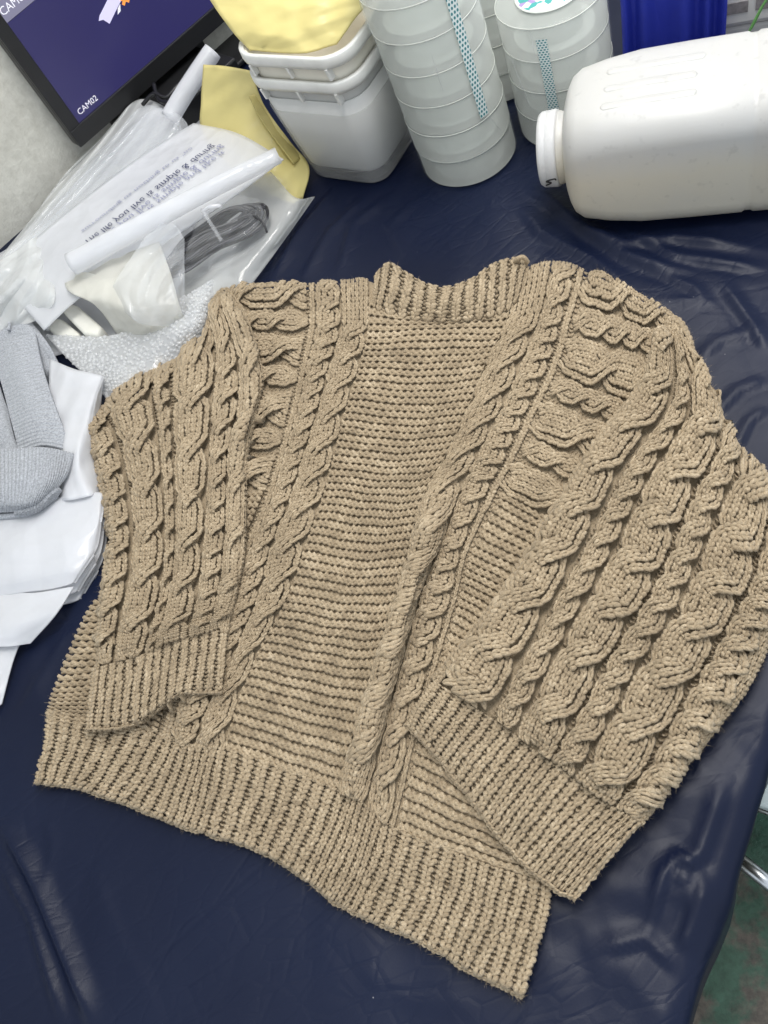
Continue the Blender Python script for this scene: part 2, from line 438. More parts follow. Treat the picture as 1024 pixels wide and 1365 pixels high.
# the work table under the sheet
tab = empty('work_table', (float(table_pt(.5, .8)[0]), float(table_pt(.5, .8)[1]), FLOORZ))
tag(tab, 'work table hidden under the navy plastic sheet', 'table')
def prism(poly, z0, z1):
    n = len(poly); V = [(*p, z0) for p in poly]+[(*p, z1) for p in poly]
    F = [tuple(range(n))[::-1], tuple(range(n, 2*n))]+[(i, (i+1) % n, n+(i+1) % n, n+i) for i in range(n)]
    return V, F
wood = plain('table board', (0.30, 0.22, 0.14), 0.6)
steel = plain('brushed steel tube', (0.62, 0.64, 0.66), 0.3, metal=1.0)
V, F = prism([table_pt(-.6, .02), table_pt(1.25, .02), table_pt(1.25, 1.22), table_pt(-.6, 1.22)], -0.045, -0.014)
link('table_top', mesh_py('table_top', V, F), wood, tab, False)
for s_, t_ in ((-.5, .1), (1.1, .1), (1.1, 1.15), (-.5, 1.15)):
    c = table_pt(s_, t_)
    V, F = tube([(c[0], c[1], FLOORZ), (c[0], c[1], -0.045)], 0.022, 10)
    link('leg', mesh_py('leg', V, F), steel, tab)

# navy plastic sheet over the table, with its creases
def build_cover():
    # finer where it is seen close, coarser towards the wall
    s_ = np.concatenate([np.linspace(-0.70, 1.10, 380)[:-1], np.linspace(1.10, 2.0, 40)])
    t_ = np.concatenate([np.linspace(-0.30, 0.0, 26)[:-1], np.linspace(0.0, 0.95, 210)[:-1], np.linspace(0.95, 2.1, 70)])
    Sg, Tg = np.meshgrid(s_, t_, indexing='ij')
    # rounded drop over the table edge
    r = 0.022
    Ti = np.maximum(Tg, 0.0)
    out = np.maximum(-Tg, 0.0)
    ang = np.clip(out/r, 0, math.pi/2*0.975)
    rest = np.maximum(out-r*math.pi/2*0.975, 0)
    horiz = r*np.sin(ang)+rest*math.cos(math.pi/2*0.975)
    drop = r*(1-np.cos(ang))+rest*math.sin(math.pi/2*0.975)
    Nz = Noise2(3)
    wave = 0.012*Nz(Sg*9, np.zeros_like(Sg)+5)*np.clip(out/0.1, 0, 1)*2
    X = EO[0]+E1[0]*Sg+E2[0]*(Ti-horiz-wave); Y = EO[1]+E1[1]*Sg+E2[1]*(Ti-horiz-wave)
    Z = -drop
    # broad softness of the sheet
    N1, N2, N3 = Noise2(11), Noise2(12), Noise2(13)
    h = 0.006*N1(X*3.2, Y*3.2)+0.0015*N2(X*8, Y*8)
    # fan of fine diagonal wrinkles
    q = X*0.83-Y*0.55; w = X*0.55+Y*0.83
    h += 0.0022*N3(q*26+2*N1(X*5, Y*5), w*7)
    right = np.clip((X*0.83-Y*0.1-0.28)/0.2, 0, 1)+np.clip((0.16-np.hypot(X-0.0, Y-0.08))/0.1, 0, 1)
    h += 0.0024*crumple(X, Y, 21, 5.5, 8)*np.clip(0.6+1.6*N2(X*2.1+9, Y*2.1), 0, 1.6)
    h += 0.0085*np.clip(right, 0, 1)*crumple(X, Y, 23, 7.0, 4)
    h += 0.0050*np.clip((0.24-np.hypot(X-0.07, Y-0.10))/0.12, 0, 1)*crumple(X, Y, 29, 13.0, 4)
    creases = [
        # pts, height, width(m), sharpness
        ([(0, 1096), (40, 1160), (75, 1240), (100, 1300), (128, 1370)], 0.026, 0.014),
        ([(0, 1150), (40, 1220), (85, 1365)], 0.014, 0.009),
        ([(0, 700), (40, 860), (70, 1000)], 0.004, 0.02),
        ([(450, 248), (400, 310), (355, 385)], 0.012, 0.016),
        ([(490, 262), (440, 310), (400, 380)], 0.010, 0.016),
        ([(520, 262), (470, 300), (450, 372)], 0.008, 0.014),
        ([(560, 262), (520, 300), (540, 350)], 0.005, 0.012),
        ([(700, 245), (745, 275), (800, 320), (860, 350), (930, 365)], 0.016, 0.016),
        ([(760, 300), (830, 325), (900, 318), (1024, 335)], 0.014, 0.013),
        ([(830, 305), (900, 342), (960, 352), (1024, 362)], 0.012, 0.011),
        ([(690, 270), (720, 310), (790, 345), (850, 395)], 0.010, 0.014),
        ([(860, 355), (925, 385), (938, 402), (880, 400)], 0.008, 0.010),
        ([(960, 375), (1000, 430), (1024, 470)], 0.010, 0.011),
        ([(930, 480), (960, 455), (1024, 440)], 0.008, 0.012),
        ([(945, 560), (985, 520), (1024, 505)], 0.008, 0.010),
        ([(975, 610), (1000, 560), (1024, 545)], 0.007, 0.008),
        ([(900, 1165), (935, 1135), (968, 1040)], 0.012, 0.011),
        ([(865, 1245), (885, 1165), (905, 1140), (942, 1168)], 0.010, 0.007),
        ([(942, 1168), (925, 1170), (895, 1168)], 0.008, 0.006),
        ([(942, 1168), (925, 1230), (905, 1265)], 0.010, 0.009),
        ([(790, 1265), (860, 1250), (905, 1292)], 0.009, 0.010),
        ([(915, 1170), (918, 1215), (912, 1240)], 0.005, 0.004),
        ([(270, 1300), (320, 1250)], 0.002, 0.003),
        ([(60, 1090), (70, 1120), (60, 1200)], 0.003, 0.01),
        ([(200, 1330), (160, 1250), (120, 1150)], 0.002, 0.012),
        ([(470, 1290), (560, 1330), (640, 1340)], 0.003, 0.02),
        ([(100, 830), (60, 900), (20, 960)], 0.006, 0.014),
    ]
    for pts, hh, wd in creases:
        P = np.array([at(*p)[:2] for p in (smooth_path([(a, b, 0) for a, b in pts], 5) if len(pts) > 4 else pts) for p in [(p[0], p[1])]])
        wd = wd*0.72
        best = np.full(X.shape, 9.0); tt = np.zeros(X.shape)
        nseg = len(P)-1
        for k in range(nseg):
            (x0, y0), (x1, y1) = P[k], P[k+1]
            dx, dy = x1-x0, y1-y0; L_ = dx*dx+dy*dy+1e-12
            u = np.clip(((X-x0)*dx+(Y-y0)*dy)/L_, 0, 1)
            dd = np.hypot(X-x0-u*dx, Y-y0-u*dy)
            sg = np.sign((X-x0)*dy-(Y-y0)*dx)
            b = dd < np.abs(best)
            best = np.where(b, dd*np.where(sg == 0, 1, sg), best); tt = np.where(b, (k+u)/nseg, tt)
        fade = np.clip(np.minimum(tt, 1-tt)*5, 0.12, 1)
        x = best/wd
        prof = np.where(x > 0, np.clip(1-np.abs(x)*0.9, 0, 1), np.clip(1-np.abs(x)*0.45, 0, 1)**1.4)
        h += 0.50*hh*fade*(prof-0.18*np.clip(1-np.abs(x-1.8), 0, 1))
    keep = np.clip(Tg/0.03+1, 0.35, 1)
    Z = Z+h*keep
    X = X-E2[0]*h*(1-keep)*0.8; Y = Y-E2[1]*h*(1-keep)*0.8
    V = np.stack([X, Y, Z], -1).reshape(-1, 3)
    Zl = lambda: None
    return mesh_np('table_cover', V, grid_faces(*Sg.shape)), (s_, t_, Z)
me, COVERZ = build_cover()
o = link('table_cover', me, COVER)
tag(o, 'creased navy blue plastic sheet draped over the work table', 'table cover')

# ================================================================== sweater
SIDES = 5
PHI = np.arange(SIDES)*2*math.pi/SIDES
# leg of a knit stitch: centre line s, t, h (stitch widths / rows / stitch widths) and radius
LEG = np.array([[0.03, -0.50, -0.17, 0.15], [0.11, -0.14, 0.04, 0.24], [0.22, 0.22, 0.16, 0.27],
                [0.28, 0.55, 0.13, 0.265], [0.26, 0.88, 0.0, 0.22], [0.19, 1.12, -0.15, 0.14]])
def leg_template():
    V = []
    for s, t, h, r in LEG:
        for p in PHI: V.append((s+r*math.cos(p), t, h+r*math.sin(p)))
    return np.array(V)
LV = leg_template()
RV = LV*np.array([-1, 1, 1])
LF = []
for k in range(len(LEG)-1):
    for i in range(SIDES):
        j = (i+1) % SIDES
        LF.append((k*SIDES+i, k*SIDES+j, (k+1)*SIDES+j, (k+1)*SIDES+i))
LF = np.array(LF)
STV = np.concatenate([LV, RV]); STF = np.concatenate([LF, LF[:, ::-1]+len(LV)])

class Knit:
    """collects yarn geometry of one part in fabric coordinates"""
    def __init__(s, fab, unit):
        s.f, s.u = fab, unit; s.V, s.F, s.T, s.n = [], [], [], 0
    def push(s, a, b, h, faces, tint):
        s.V.append(s.f.pos(a, b, h*s.u)); s.F.append(faces+s.n); s.T.append(tint); s.n += len(a)
    def wale(s, xf, zf, r0, r1, wid, toab, down=True, off=0.0):
        """column of V stitches; xf, zf functions of row; toab maps (x,row)->(a,b)"""
        rows = np.arange(r0, r1, 1.0)
        if len(rows) == 0: return
        jx = rng.normal(0, 0.05, len(rows)); jr = rng.normal(0, 0.09, len(rows)); sc = 1+rng.normal(0, 0.09, len(rows))
        ca, cb = toab(xf(rows+0.3)+off, rows+0.3)
        ok = (s.f.dist(ca, cb) > -1.5) & (cb >= s.f.bk[0]-0.2) & (cb <= s.f.bk[-1]+0.2) & (ca >= s.f.ak[0]-0.3) & (ca <= s.f.ak[-1]+0.3)
        rows, jx, jr, sc = rows[ok], jx[ok], jr[ok], sc[ok]
        if len(rows) == 0: return
        n = len(STV)
        sgn = -1.0 if down else 1.0
        R = rows[:, None]+0.3+sgn*(STV[None, :, 1]-0.3)*1.0+jr[:, None]
        R = np.clip(R, r0-0.3, r1+0.2)
        tn = np.clip((xf(R+0.1)-xf(R-0.1))/0.2/s.rho, -2.2, 2.2)
        cs = 1/np.sqrt(1+tn*tn); sn = tn*cs
        so = STV[None, :, 0]*wid*sc[:, None]+jx[:, None]*wid+off
        x = xf(R)+so*cs
        h = zf(R)+STV[None, :, 2]*sc[:, None]*min(wid, 1.15)
        a, b = toab(x, R-so*sn/s.rho)
        t = np.repeat(np.clip(rng.normal(0, 0.085, (len(rows), 2)), -.25, .3), n//2, axis=1)
        F = (STF[None]+(np.arange(len(rows))*n)[:, None, None]).reshape(-1, 4)
        s.push(a.ravel(), b.ravel(), h.ravel(), F, t.ravel())
    def strand(s, a, b, h, r, tint=0.0):
        """continuous yarn along arrays a,b,h"""
        ok = s.f.dist(a, b) > -1.5
        idx = np.where(ok)[0]
        if len(idx) < 4: return
        for seg in np.split(idx, np.where(np.diff(idx) > 1)[0]+1):
            if len(seg) < 4: continue
            A, B, H = a[seg], b[seg], h[seg]; n = len(A)
            ab = A[:, None]+0*PHI[None]; bb = B[:, None]+r*s.brow*np.cos(PHI)[None]; hb = H[:, None]+r*np.sin(PHI)[None]
            i, j = np.meshgrid(np.arange(n-1), np.arange(SIDES), indexing='ij')
            k = (j+1) % SIDES
            F = np.stack([i*SIDES+j, (i+1)*SIDES+j, (i+1)*SIDES+k, i*SIDES+k], -1).reshape(-1, 4)
            tt = np.repeat(tint[seg] if isinstance(tint, np.ndarray) else np.full(n, tint), SIDES)
            s.push(ab.ravel(), bb.ravel(), hb.ravel(), F, tt)
    brow = 1.0
    rho = 0.72
    def garter(s, a0, a1, b0, b1, h0=0.0, pitch=1.0, brow=1.0, per=1.0, amp=0.11):
        s.brow = brow*pitch
        n = max(8, int((a1-a0)/per*6))
        for b in np.arange(b0, b1, pitch):
            a = np.linspace(a0, a1, n)+rng.normal(0, 0.02, n)
            ph = 2*math.pi*a/per
            w = 0.06*np.sin(a*0.9+b*0.37)+0.05*np.sin(a*2.3+b*1.9)+rng.normal(0, .03)
            t1 = np.clip(rng.normal(0, .05)+0.09*np.repeat(rng.normal(0, 1, n//6+2), 6)[:n], -.2, .28)
            rr = 1+0.10*np.cos(ph+1.0)
            s.strand(a, b+pitch*(0.33-amp*np.cos(ph)+w), h0+0.28+0.13*np.cos(ph), 0.30, t1+0.02)
            s.strand(a, b+pitch*(0.57+0.08*np.cos(ph)+w), h0+0.24-0.13*np.cos(ph), 0.29, t1-0.02)
    def mesh(s, name):
        return mesh_np(name, np.concatenate(s.V), np.concatenate(s.F), tint=np.concatenate(s.T))

FUZZ_SRC = []
def knit_part(name, kn, parent, label=None, fuzz=True):
    # runs of stitches too small to pick apart stay joined
    me = kn.mesh(name); o = link(name, me, YARN, parent)
    if label: o['label'] = label
    if name in ('purl_gap', 'knit_column'): o['kind'] = 'stuff'
    if fuzz: FUZZ_SRC.append((np.concatenate(kn.V), o))
    return o

def sstep(x): x = np.clip(x, 0, 1); return x*x*(3-2*x)

def cable(kn, c, nw, width, r0, r1, period, toab, phase=0.0, dome=0.8, over=0.9, cross=0.52, pinch=0.12, base=0.15, free_until=None):
    """rope cable: two strands of nw/2 wales crossing each period rows, left strand passing over"""
    half = nw//2; wid = width/nw
    for k in range(nw):
        st = k//half; j = k % half
        off = (j-(half-1)/2)*wid                     # inside strand
        def side(r, st=st):
            """returns strand centre -1..1 and lift"""
            p = r/period+phase
            kk = np.floor(p); f = p-kk
            t = sstep((f-(0.5-cross/2))/cross)
            if free_until is not None: pass
            # strand st sits left when (kk+st) even
            left = ((kk.astype(int)+st) % 2 == 0)
            x = np.where(left, -1+2*t, 1-2*t)
            mid = np.sin(math.pi*np.clip((f-(0.5-cross/2))/cross, 0, 1))
            end = sstep((r-r0)/3.0)*sstep((r1-r)/3.0)
            lift = np.where(left, -mid*over*0.85, mid*over)*end
            return x, lift, mid
        def xf(r, side=side):
            x, lift, mid = side(r)
            return c+x*width/4*(1-pinch*mid)
        def zf(r, off=off, side=side):
            x, lift, mid = side(r)
            xx = (x*width/4+off)/(width/2)
            e = off/(width/4)
            flat = dome*(1.1-0.25*mid)*(1-1.08*np.abs(xx)**4)
            return base+flat*(0.25+0.75*sstep((r-r0)/4.0)*sstep((r1-r)/4.0))+lift+0.18+0.30*(0.4+0.6*mid)*(1-e*e)-0.18
        kn.wale(xf, zf, r0, r1, wid*1.03, toab, off=off)

def purl_gap(kn, a, b0, b1, wid, pitch, h=-0.25, n=1):
    """recessed ladder of purl bumps between cables"""
    kn.brow = 1.0
    for r in np.arange(b0, b1, pitch):
        aa = np.linspace(a-wid/2, a+wid/2, 8)
        u = np.linspace(-1, 1, 8)
        kn.strand(aa, r+pitch*(0.35*(1-u*u))+rng.normal(0, .05), h+0.30*(1-u*u), 0.21*pitch*1.0, float(rng.normal(-.04, .06)))

def rib(kn, a0, a1, nrib, r0, r1, h=0.25, flare=None):
    """one-by-one rib: raised wales of V stitches, sunken purl wales"""
    pw = (a1-a0)/nrib
    for i in range(nrib):
        c = a0+(i+0.5)*pw; w = pw*0.80
        ph = rng.random()*6
        kn.wale(lambda r, c=c, ph=ph: c+0.05*pw*np.sin(r*0.5+ph), lambda r: h+0*r, r0, r1, w, lambda x, r: (x, r))
        aa = c+pw/2
        if i < nrib-1:
            kn.brow = 1.0
            for r in np.arange(r0, r1, 1.0):
                u = np.linspace(-1, 1, 6)
                kn.strand(aa+u*pw*0.27, r+0.3*(1-u*u)+rng.normal(0, .06), h-0.46+0.26*(1-u*u), 0.24, float(rng.normal(-.05, .06)))
        # cast-off loops along the free edge
    kn.brow = 1.0

sweater = empty('sweater', tuple(at(470, 780)))
tag(sweater, 'beige chunky cable-knit sweater laid out flat on the navy sheet', 'sweater')

NZ = Noise2(31)
def soft(px, py, A, B): return 0.005*NZ(px/70.0, py/70.0)+0.003*NZ(px/31.0+7, py/31.0)

# ---------- front panel
ZB = 0.017
Lv = [
 [(305,388),(412,380),(420,379),(455,376),(492,374),(590,424),(692,364),(735,351),(772,358),(780,361),(905,432)],
 [(300,430),(412,432),(422,432),(456,435),(492,435),(585,434),(677,427),(722,418),(752,425),(762,428),(903,470)],
 [(290,490),(402,485),(411,487),(441,488),(481,487),(570,490),(650,483),(700,474),(735,485),(744,490),(890,545)],
 [(280,560),(388,548),(397,550),(425,549),(462,547),(548,555),(624,548),(672,540),(704,552),(713,556),(880,625)],
 [(255,625),(370,612),(379,613),(404,615),(445,612),(525,620),(594,612),(642,598),(676,612),(685,617),(870,700)],
 [(220,695),(353,668),(362,669),(386,672),(430,668),(500,675),(562,672),(616,650),(650,662),(658,666),(860,775)],
 [(180,755),(325,735),(333,737),(362,735),(408,730),(480,742),(548,735),(590,722),(618,735),(624,738),(850,855)],
 [(128,805),(300,800),(310,802),(345,800),(385,797),(458,810),(528,808),(562,790),(603,800),(608,803),(830,935)],
 [(98,865),(278,860),(288,862),(318,862),(350,862),(430,878),(503,885),(540,868),(578,880),(584,884),(805,1015)],
 [(74,925),(235,925),(245,928),(285,930),(322,928),(405,950),(478,965),(516,960),(552,968),(558,972),(775,1100)],
 [(66,962),(215,985),(228,990),(258,1000),(300,1003),(380,1032),(452,1058),(488,1075),(520,1105),(526,1108),(738,1183)]]
AK = [0, 13, 14, 18, 24, 33.5, 43, 49, 53, 54, 75]
BK = [0, 5, 11.4, 18.4, 25.4, 31.4, 37.4, 43.4, 49.4, 55, 61]
rows = [[(x, y, ZB) for x, y in r] for r in Lv]
body_poly = [(305,386),(360,378),(412,378),(455,376),(490,366),(506,370),(545,395),(640,395),(680,352),(700,345),(735,350),(790,362),(840,376),(880,408),(905,430),(925,520),(900,700),(880,900),(775,1110),(736,1190),
             (634,1180),(520,1135),(446,1086),(376,1060),(296,1030),(212,1012),(128,992),(62,970),(72,925),(98,862),(128,800),(160,700),(200,600),(240,500),(290,410)]
def body_z(px, py, A, B):
    z = soft(px, py, A, B)
    # the right-hand front cable has folded up into a rolled ridge
    k = sstep((B-29)/8)*(0.25+0.75*sstep((61-B)/7))
    z += k*0.024*np.exp(-((A-45.4)/2.1)**2)-k*0.008*np.exp(-((A-49.4)/1.4)**2)
    z += 0.004*np.exp(-((A-24)/6)**2)*np.sin(B*0.2)
    # gentle swell beside the collar
    return z
BODY = Fabric(rows, AK, BK, 301, 301, body_poly, 10, 0.005, body_z)
MU = 0.0078
front = link('front_panel', BODY.sheet('front_panel', 0.008, 4, -0.0016, inset=3.5), YARN, sweater)
front['label'] = 'cable and garter stitch front of the sweater'
ident = lambda x, r: (x, r*0.5)          # two knit rows to a garter ridge
k = Knit(BODY, MU); k.garter(24.0, 43.0, 2.0, 61.0); knit_part('garter_panel', k, front)
for nm, c, nw, w, per, ph, dm in (('cable', 21.0, 6, 6.0, 8.8, 0.1, 0.75), ('cable', 16.0, 4, 3.9, 5.2, 0.3, 0.65), ('cable', 46.0, 6, 6.0, 8.8, 0.55, 0.75), ('cable', 51.0, 4, 3.7, 5.2, 0.0, 0.65)):
    k = Knit(BODY, MU); cable(k, c, nw, w, 10.0 if nw == 6 else 0.0, 122, per, ident, ph, dm, 0.62 if nw == 6 else 0.52, 0.70, 0.05)
    if nw == 6:
        for q in range(6):
            x0 = c+(q-2.5)
            k.wale(lambda r, x0=x0: x0+0*r, lambda r: 0.25+0*r, 0, 10, 1.0, ident)
    knit_part(nm, k, front)
for c in (13.5, 53.5):
    k = Knit(BODY, MU)
    k.wale(lambda r, c=c: c+0*r, lambda r: 0.2+0*r, 0, 122, 0.95, ident)
    purl_gap(k, c+0.72 if c < 30 else c-0.72, 0, 61, 0.7, 0.55, -0.2)
    purl_gap(k, c-0.72 if c < 30 else c+0.72, 0, 61, 0.7, 0.55, -0.2)
    knit_part('knit_column', k, front)
for (a0, a1) in ((0.0, 12.6), (54.6, 75.0)):
    # yoke of sideways cables, then garter below it
    rp = 0.72                                            # one knit row measured along a
    for cb, big in ((0.6, 1), (4.9, 0), (9.4, 1), (13.8, 0), (18.4, 1), (22.9, 0), (27.6, 1)):
        k = Knit(BODY, MU)
        tw = lambda x, r, a0=a0, rp=rp: (a0+r*rp, x)
        if big: cable(k, cb, 6, 5.2, 0, (a1-a0)/rp, 11.0, tw, 0.62 if a0 > 20 else 0.2, 1.15, 0.7, 0.60, 0.05, 0.0)
        else: cable(k, cb, 4, 3.1, 0, (a1-a0)/rp, 5.4, tw, 0.3, 0.75, 0.55, 0.7)
        knit_part('cable', k, front)
    k = Knit(BODY, MU)
    for cb in (2.95, 6.75, 11.85, 15.7, 20.8, 24.8):
        for r in np.arange(a0, a1, 0.62):
            bb = np.linspace(cb-0.5, cb+0.5, 6); u = np.linspace(-1, 1, 6)
            k.brow = 0.6
            n = 6
            k.strand(r+0.30*u*u, bb, -0.3+0.32*(1-u*u), 0.2, float(rng.normal(-.04, .06)))
    knit_part('purl_gap', k, front)
    k = Knit(BODY, MU*(1.35 if a0 < 20 else 1.0))
    if a0 < 20: k.garter(a0, a1, 30.2, 61.0, 0.0, 0.80, 1.15, 0.8)
    else:
        k.garter(a0, a1, 30.2, 47.9, 0.0, 0.9, 1.0, 0.95); k.garter(a0, a1, 48.0, 61.0, 0.0, 0.65, 1.1, 0.95)
    knit_part('garter_panel', k, front)

# ---------- hem rib
top = [Lv[-1][i] for i in range(11)]
top = [(62,950),(140,966),(215,982),(258,998),(300,1003),(380,1030),(452,1058),(488,1078),(526,1108),(600,1138),(670,1164),(738,1183)]
bot = [(46,1045),(100,1051),(160,1070),(225,1096),(272,1111),(340,1133),(403,1170),(440,1198),(482,1222),(560,1256),(625,1294),(698,1329)]
mid = [((a[0]*0.5+b[0]*0.5)+(4 if i > 6 else 2), a[1]*0.5+b[1]*0.5) for i, (a, b) in enumerate(zip(top, bot))]
hem_poly = [(64,930)]+[(x+4, y-16) for x, y in top[1:]]+[(741,1186),(724,1250),(702,1331)]+bot[::-1]+[(52,1000)]
HEM = Fabric([[(x, y, z) for x, y in r] for r, z in (([(x+1, y-5) for x, y in top], ZB+0.0005), (mid, ZB+0.001), (bot, ZB+0.001))], np.linspace(0, 47, 12), [0, 10, 19], 301, 81, hem_poly, 9, 0.004,
             lambda px, py, A, B: soft(px, py, A, B)+0.0015*np.sin(A*1.1))
hem = link('hem', HEM.sheet('hem', 0.010, 2, -0.0042, inset=3.5), YARN, sweater)
hem['label'] = 'ribbed hem band of the sweater'
k = Knit(HEM, 0.0085); rib(k, 0, 47, 46, 0, 19, 0.2); knit_part('rib_stitches', k, hem)

# ---------- collar
ctop = [(500,368),(519,351),(546,366),(575,381),(604,382),(633,370),(657,353),(684,345),(704,346)]
cbot = [(496,408),(508,418),(536,426),(566,430),(598,430),(628,428),(654,424),(676,416),(692,398)]
cmid = [((a[0]+b[0])/2, (a[1]+b[1])/2) for a, b in zip(ctop, cbot)]
zt_ = [.022, .030, .030, .030, .030, .030, .028, .024, .018]
zc = [[(x, y, z) for (x, y), z in zip(ctop, zt_)], [(x, y, z+.004) for (x, y), z in zip(cmid, zt_)], [(x, y, 0.020) for x, y in cbot]]
COLLAR = Fabric(zc, np.linspace(0, 15, 9), [0, 6, 11], 161, 81)
collar = link('collar', COLLAR.sheet('collar', 0.011, 2, -0.004), YARN, sweater)
collar['label'] = 'ribbed round collar of the sweater'
k = Knit(COLLAR, 0.0085); rib(k, 0, 15, 14, 0, 11, 0.2); knit_part('rib_stitches', k, collar)
# shoulder nub of yarn by the collar
V, F = tube(smooth_path([at(684, 352, .022), at(690, 345, .036), at(698, 343, .036), at(704, 350, .026)], 4), .0034, 8)
link('yarn_nub', mesh_py('yarn_nub', V, F), YARN, collar)

# ---------- sleeve with the wide cables (right in the picture)
RS = [
 [(880,432),(893,440),(903,450),(915,462),(925,478),(938,495),(948,510),(955,525)],
 [(852,517),(876,532),(908,541),(940,563),(972,592),(1005,620),(1035,650),(1050,665)],
 [(795,592),(818,605),(855,624),(893,650),(936,682),(982,722),(1025,765),(1048,785)],
 [(735,685),(765,700),(808,716),(850,750),(893,785),(940,818),(986,850),(1016,870)],
 [(668,795),(705,810),(745,832),(787,857),(828,890),(876,926),(928,956),(962,986)],
 [(605,880),(648,906),(690,935),(730,965),(770,992),(817,1032),(866,1056),(902,1078)],
 [(578,907),(628,940),(672,968),(712,1000),(748,1024),(793,1061),(834,1085),(860,1102)]]
RAK = [0, 3.9, 9.5, 15, 20.5, 26, 31.5, 34.2]
RBK = [0, 15, 29, 45, 62, 77, 83]
rs_poly = [(884,440),(888,425),(905,428),(918,452),(926,490),(950,530),(965,572),(990,610),(1024,656),(1040,690),(1045,780),(1018,862),(990,922),(940,985),(880,1060),(852,1100),(846,1120),
           (790,1095),(730,1052),(668,1006),(608,965),(556,930),(606,872),(640,828),(701,744),(735,685),(766,634),(795,588),(817,558),(852,515)]
def rs_z(px, py, A, B): return soft(px, py, A, B)+0.006*np.sin(math.pi*np.clip(A/34, 0, 1))
RSL = Fabric([[(x, y, 0.038) for x, y in r] for r in RS], RAK, RBK, 301, 341, rs_poly, 16, 0.010, rs_z)
RU = 0.0088
sl = link('sleeve', RSL.sheet('sleeve', 0.014, 4, -0.0075, inset=5.5), YARN, sweater)
sl['label'] = 'wide sleeve with broad rope cables, folded across the right of the front'
one = lambda x, r: (x, r)
for i, (c, big) in enumerate(((3.3, 1), (9.4, 0), (15, 1), (20.5, 0), (26, 1), (31.5, 0))):
    k = Knit(RSL, RU)
    if big: cable(k, c, 6, 6.6, 0, 83, 9.7, one, 0.15+0.33*i, 1.10, 0.76, 0.58, 0.07, 0.0)
    else: cable(k, c, 4, 3.7, 0, 83, 5.2, one, 0.4+0.21*i, 0.85, 0.62, 0.78, 0.05, -0.1)
    knit_part('cable', k, sl)
k = Knit(RSL, RU)
for c in (0.25, 7.25, 11.75, 12.0+5.9*0+6.3, 22.8, 29.3, 33.8): purl_gap(k, c, 0, 83, 0.9, 1.0, -0.62)
knit_part('purl_gap', k, sl)
# its cuff
t0 = [(576,905),(628,940),(672,968),(712,1000),(748,1024),(792,1060),(830,1082),(856,1098)]
b0 = [(541,966),(578,1006),(612,1048),(645,1090),(672,1126),(705,1160),(738,1184),(768,1200)]
m0 = [((a[0]+b[0])/2-1, (a[1]+b[1])/2-2) for a, b in zip(t0, b0)]
cu_poly = [(583,888)]+[(x+9, y-15) for x, y in t0[1:-1]]+[(868,1084),(830,1126),(800,1160),(770,1202)]+b0[::-1][1:]+[(548,945)]
CUF = Fabric([[(x, y, z) for x, y in r] for r, z in ((t0, .037), (m0, .036), (b0, .030))], np.linspace(0, 24, 8), [0, 7, 14], 181, 81, cu_poly, 9, 0.016, soft)
cf = link('cuff', CUF.sheet('cuff', 0.014, 2, -0.004, inset=3.5), YARN, sweater)
cf['label'] = 'ribbed cuff of the wide right-hand sleeve'; cuff_wide, cuff_wide_edge = cf, b0
k = Knit(CUF, 0.0088); rib(k, 0, 24, 24, 0, 14, 0.2); knit_part('rib_stitches', k, cf)

# ---------- the other sleeve
LS = [
 [(110,490),(140,470),(190,440),(228,425),(262,405),(285,398),(300,393),(312,392)],
 [(100,550),(122,540),(175,517),(217,502),(265,482),(302,467),(325,452),(341,446)],
 [(112,592),(137,582),(182,567),(220,552),(260,546),(301,537),(335,531),(350,529)],
 [(126,632),(150,626),(194,620),(224,611),(257,610),(294,606),(318,601),(331,600)],
 [(140,694),(161,692),(202,695),(229,691),(254,690),(290,690),(313,688),(326,688)],
 [(137,769),(159,766),(197,768),(226,765),(248,765),(284,765),(308,765),(321,765)],
 [(128,834),(147,831),(183,834),(213,831),(235,825),(275,820),(297,815),(309,812)],
 [(125,894),(141,887),(172,880),(200,870),(226,858),(268,847),(291,840),(305,837)]]
LAK = [0, 2.6, 8, 12.4, 16.6, 21.6, 24.9, 26.6]
LBK = [0, 8, 19, 29, 43, 57, 69, 79]
ls_poly = [(300,384),(311,395),(332,432),(350,494),(348,537),(332,582),(328,627),(326,734),(318,778),(308,823),(305,860),
           (243,876),(194,894),(122,915),(136,864),(138,807),(140,762),(152,726),(144,689),(132,648),(128,611),(116,566),(145,536),(182,508),(227,484),(270,462),(277,440),(284,402)]
def ls_z(px, py, A, B): return soft(px+300, py, A, B)+0.008*np.exp(-((A-24.9)/1.8)**2)*sstep((36-B)/10)+0.004*np.sin(math.pi*np.clip(A/27, 0, 1))
LSL = Fabric([[(x, y, 0.036) for x, y in r] for r in LS], LAK, LBK, 281, 321, ls_poly, 13, 0.008, ls_z)
LU = 0.0085
sl2 = link('sleeve', LSL.sheet('sleeve', 0.014, 4, -0.0065, inset=5.5), YARN, sweater)
sl2['label'] = 'sleeve with narrower cables, folded down along the left of the front'
for i, (c, nw, w, per, dm) in enumerate(((2.4, 4, 3.8, 7.0, .7), (8, 6, 6.0, 11.2, .95), (12.4, 2, 2.0, 6, .3), (16.6, 6, 5.6, 10.8, .9), (21.6, 4, 3.6, 5.6, .7), (25.0, 4, 3.0, 12.0, .75))):
    k = Knit(LSL, LU); cable(k, c, nw, w, 0, 79, per, one, 0.27*i+.1, dm*1.05, 0.68, 0.58, 0.06, 0.0); knit_part('cable', k, sl2)
k = Knit(LSL, LU)
for c in (0.2, 4.75, 11.2, 13.6, 19.55, 23.5, 26.4): purl_gap(k, c, 0, 79, 0.8, 1.0, -0.55)
knit_part('purl_gap', k, sl2)
t0 = [(124,893),(148,886),(172,880),(200,870),(226,858),(252,851),(280,844),(306,838)]
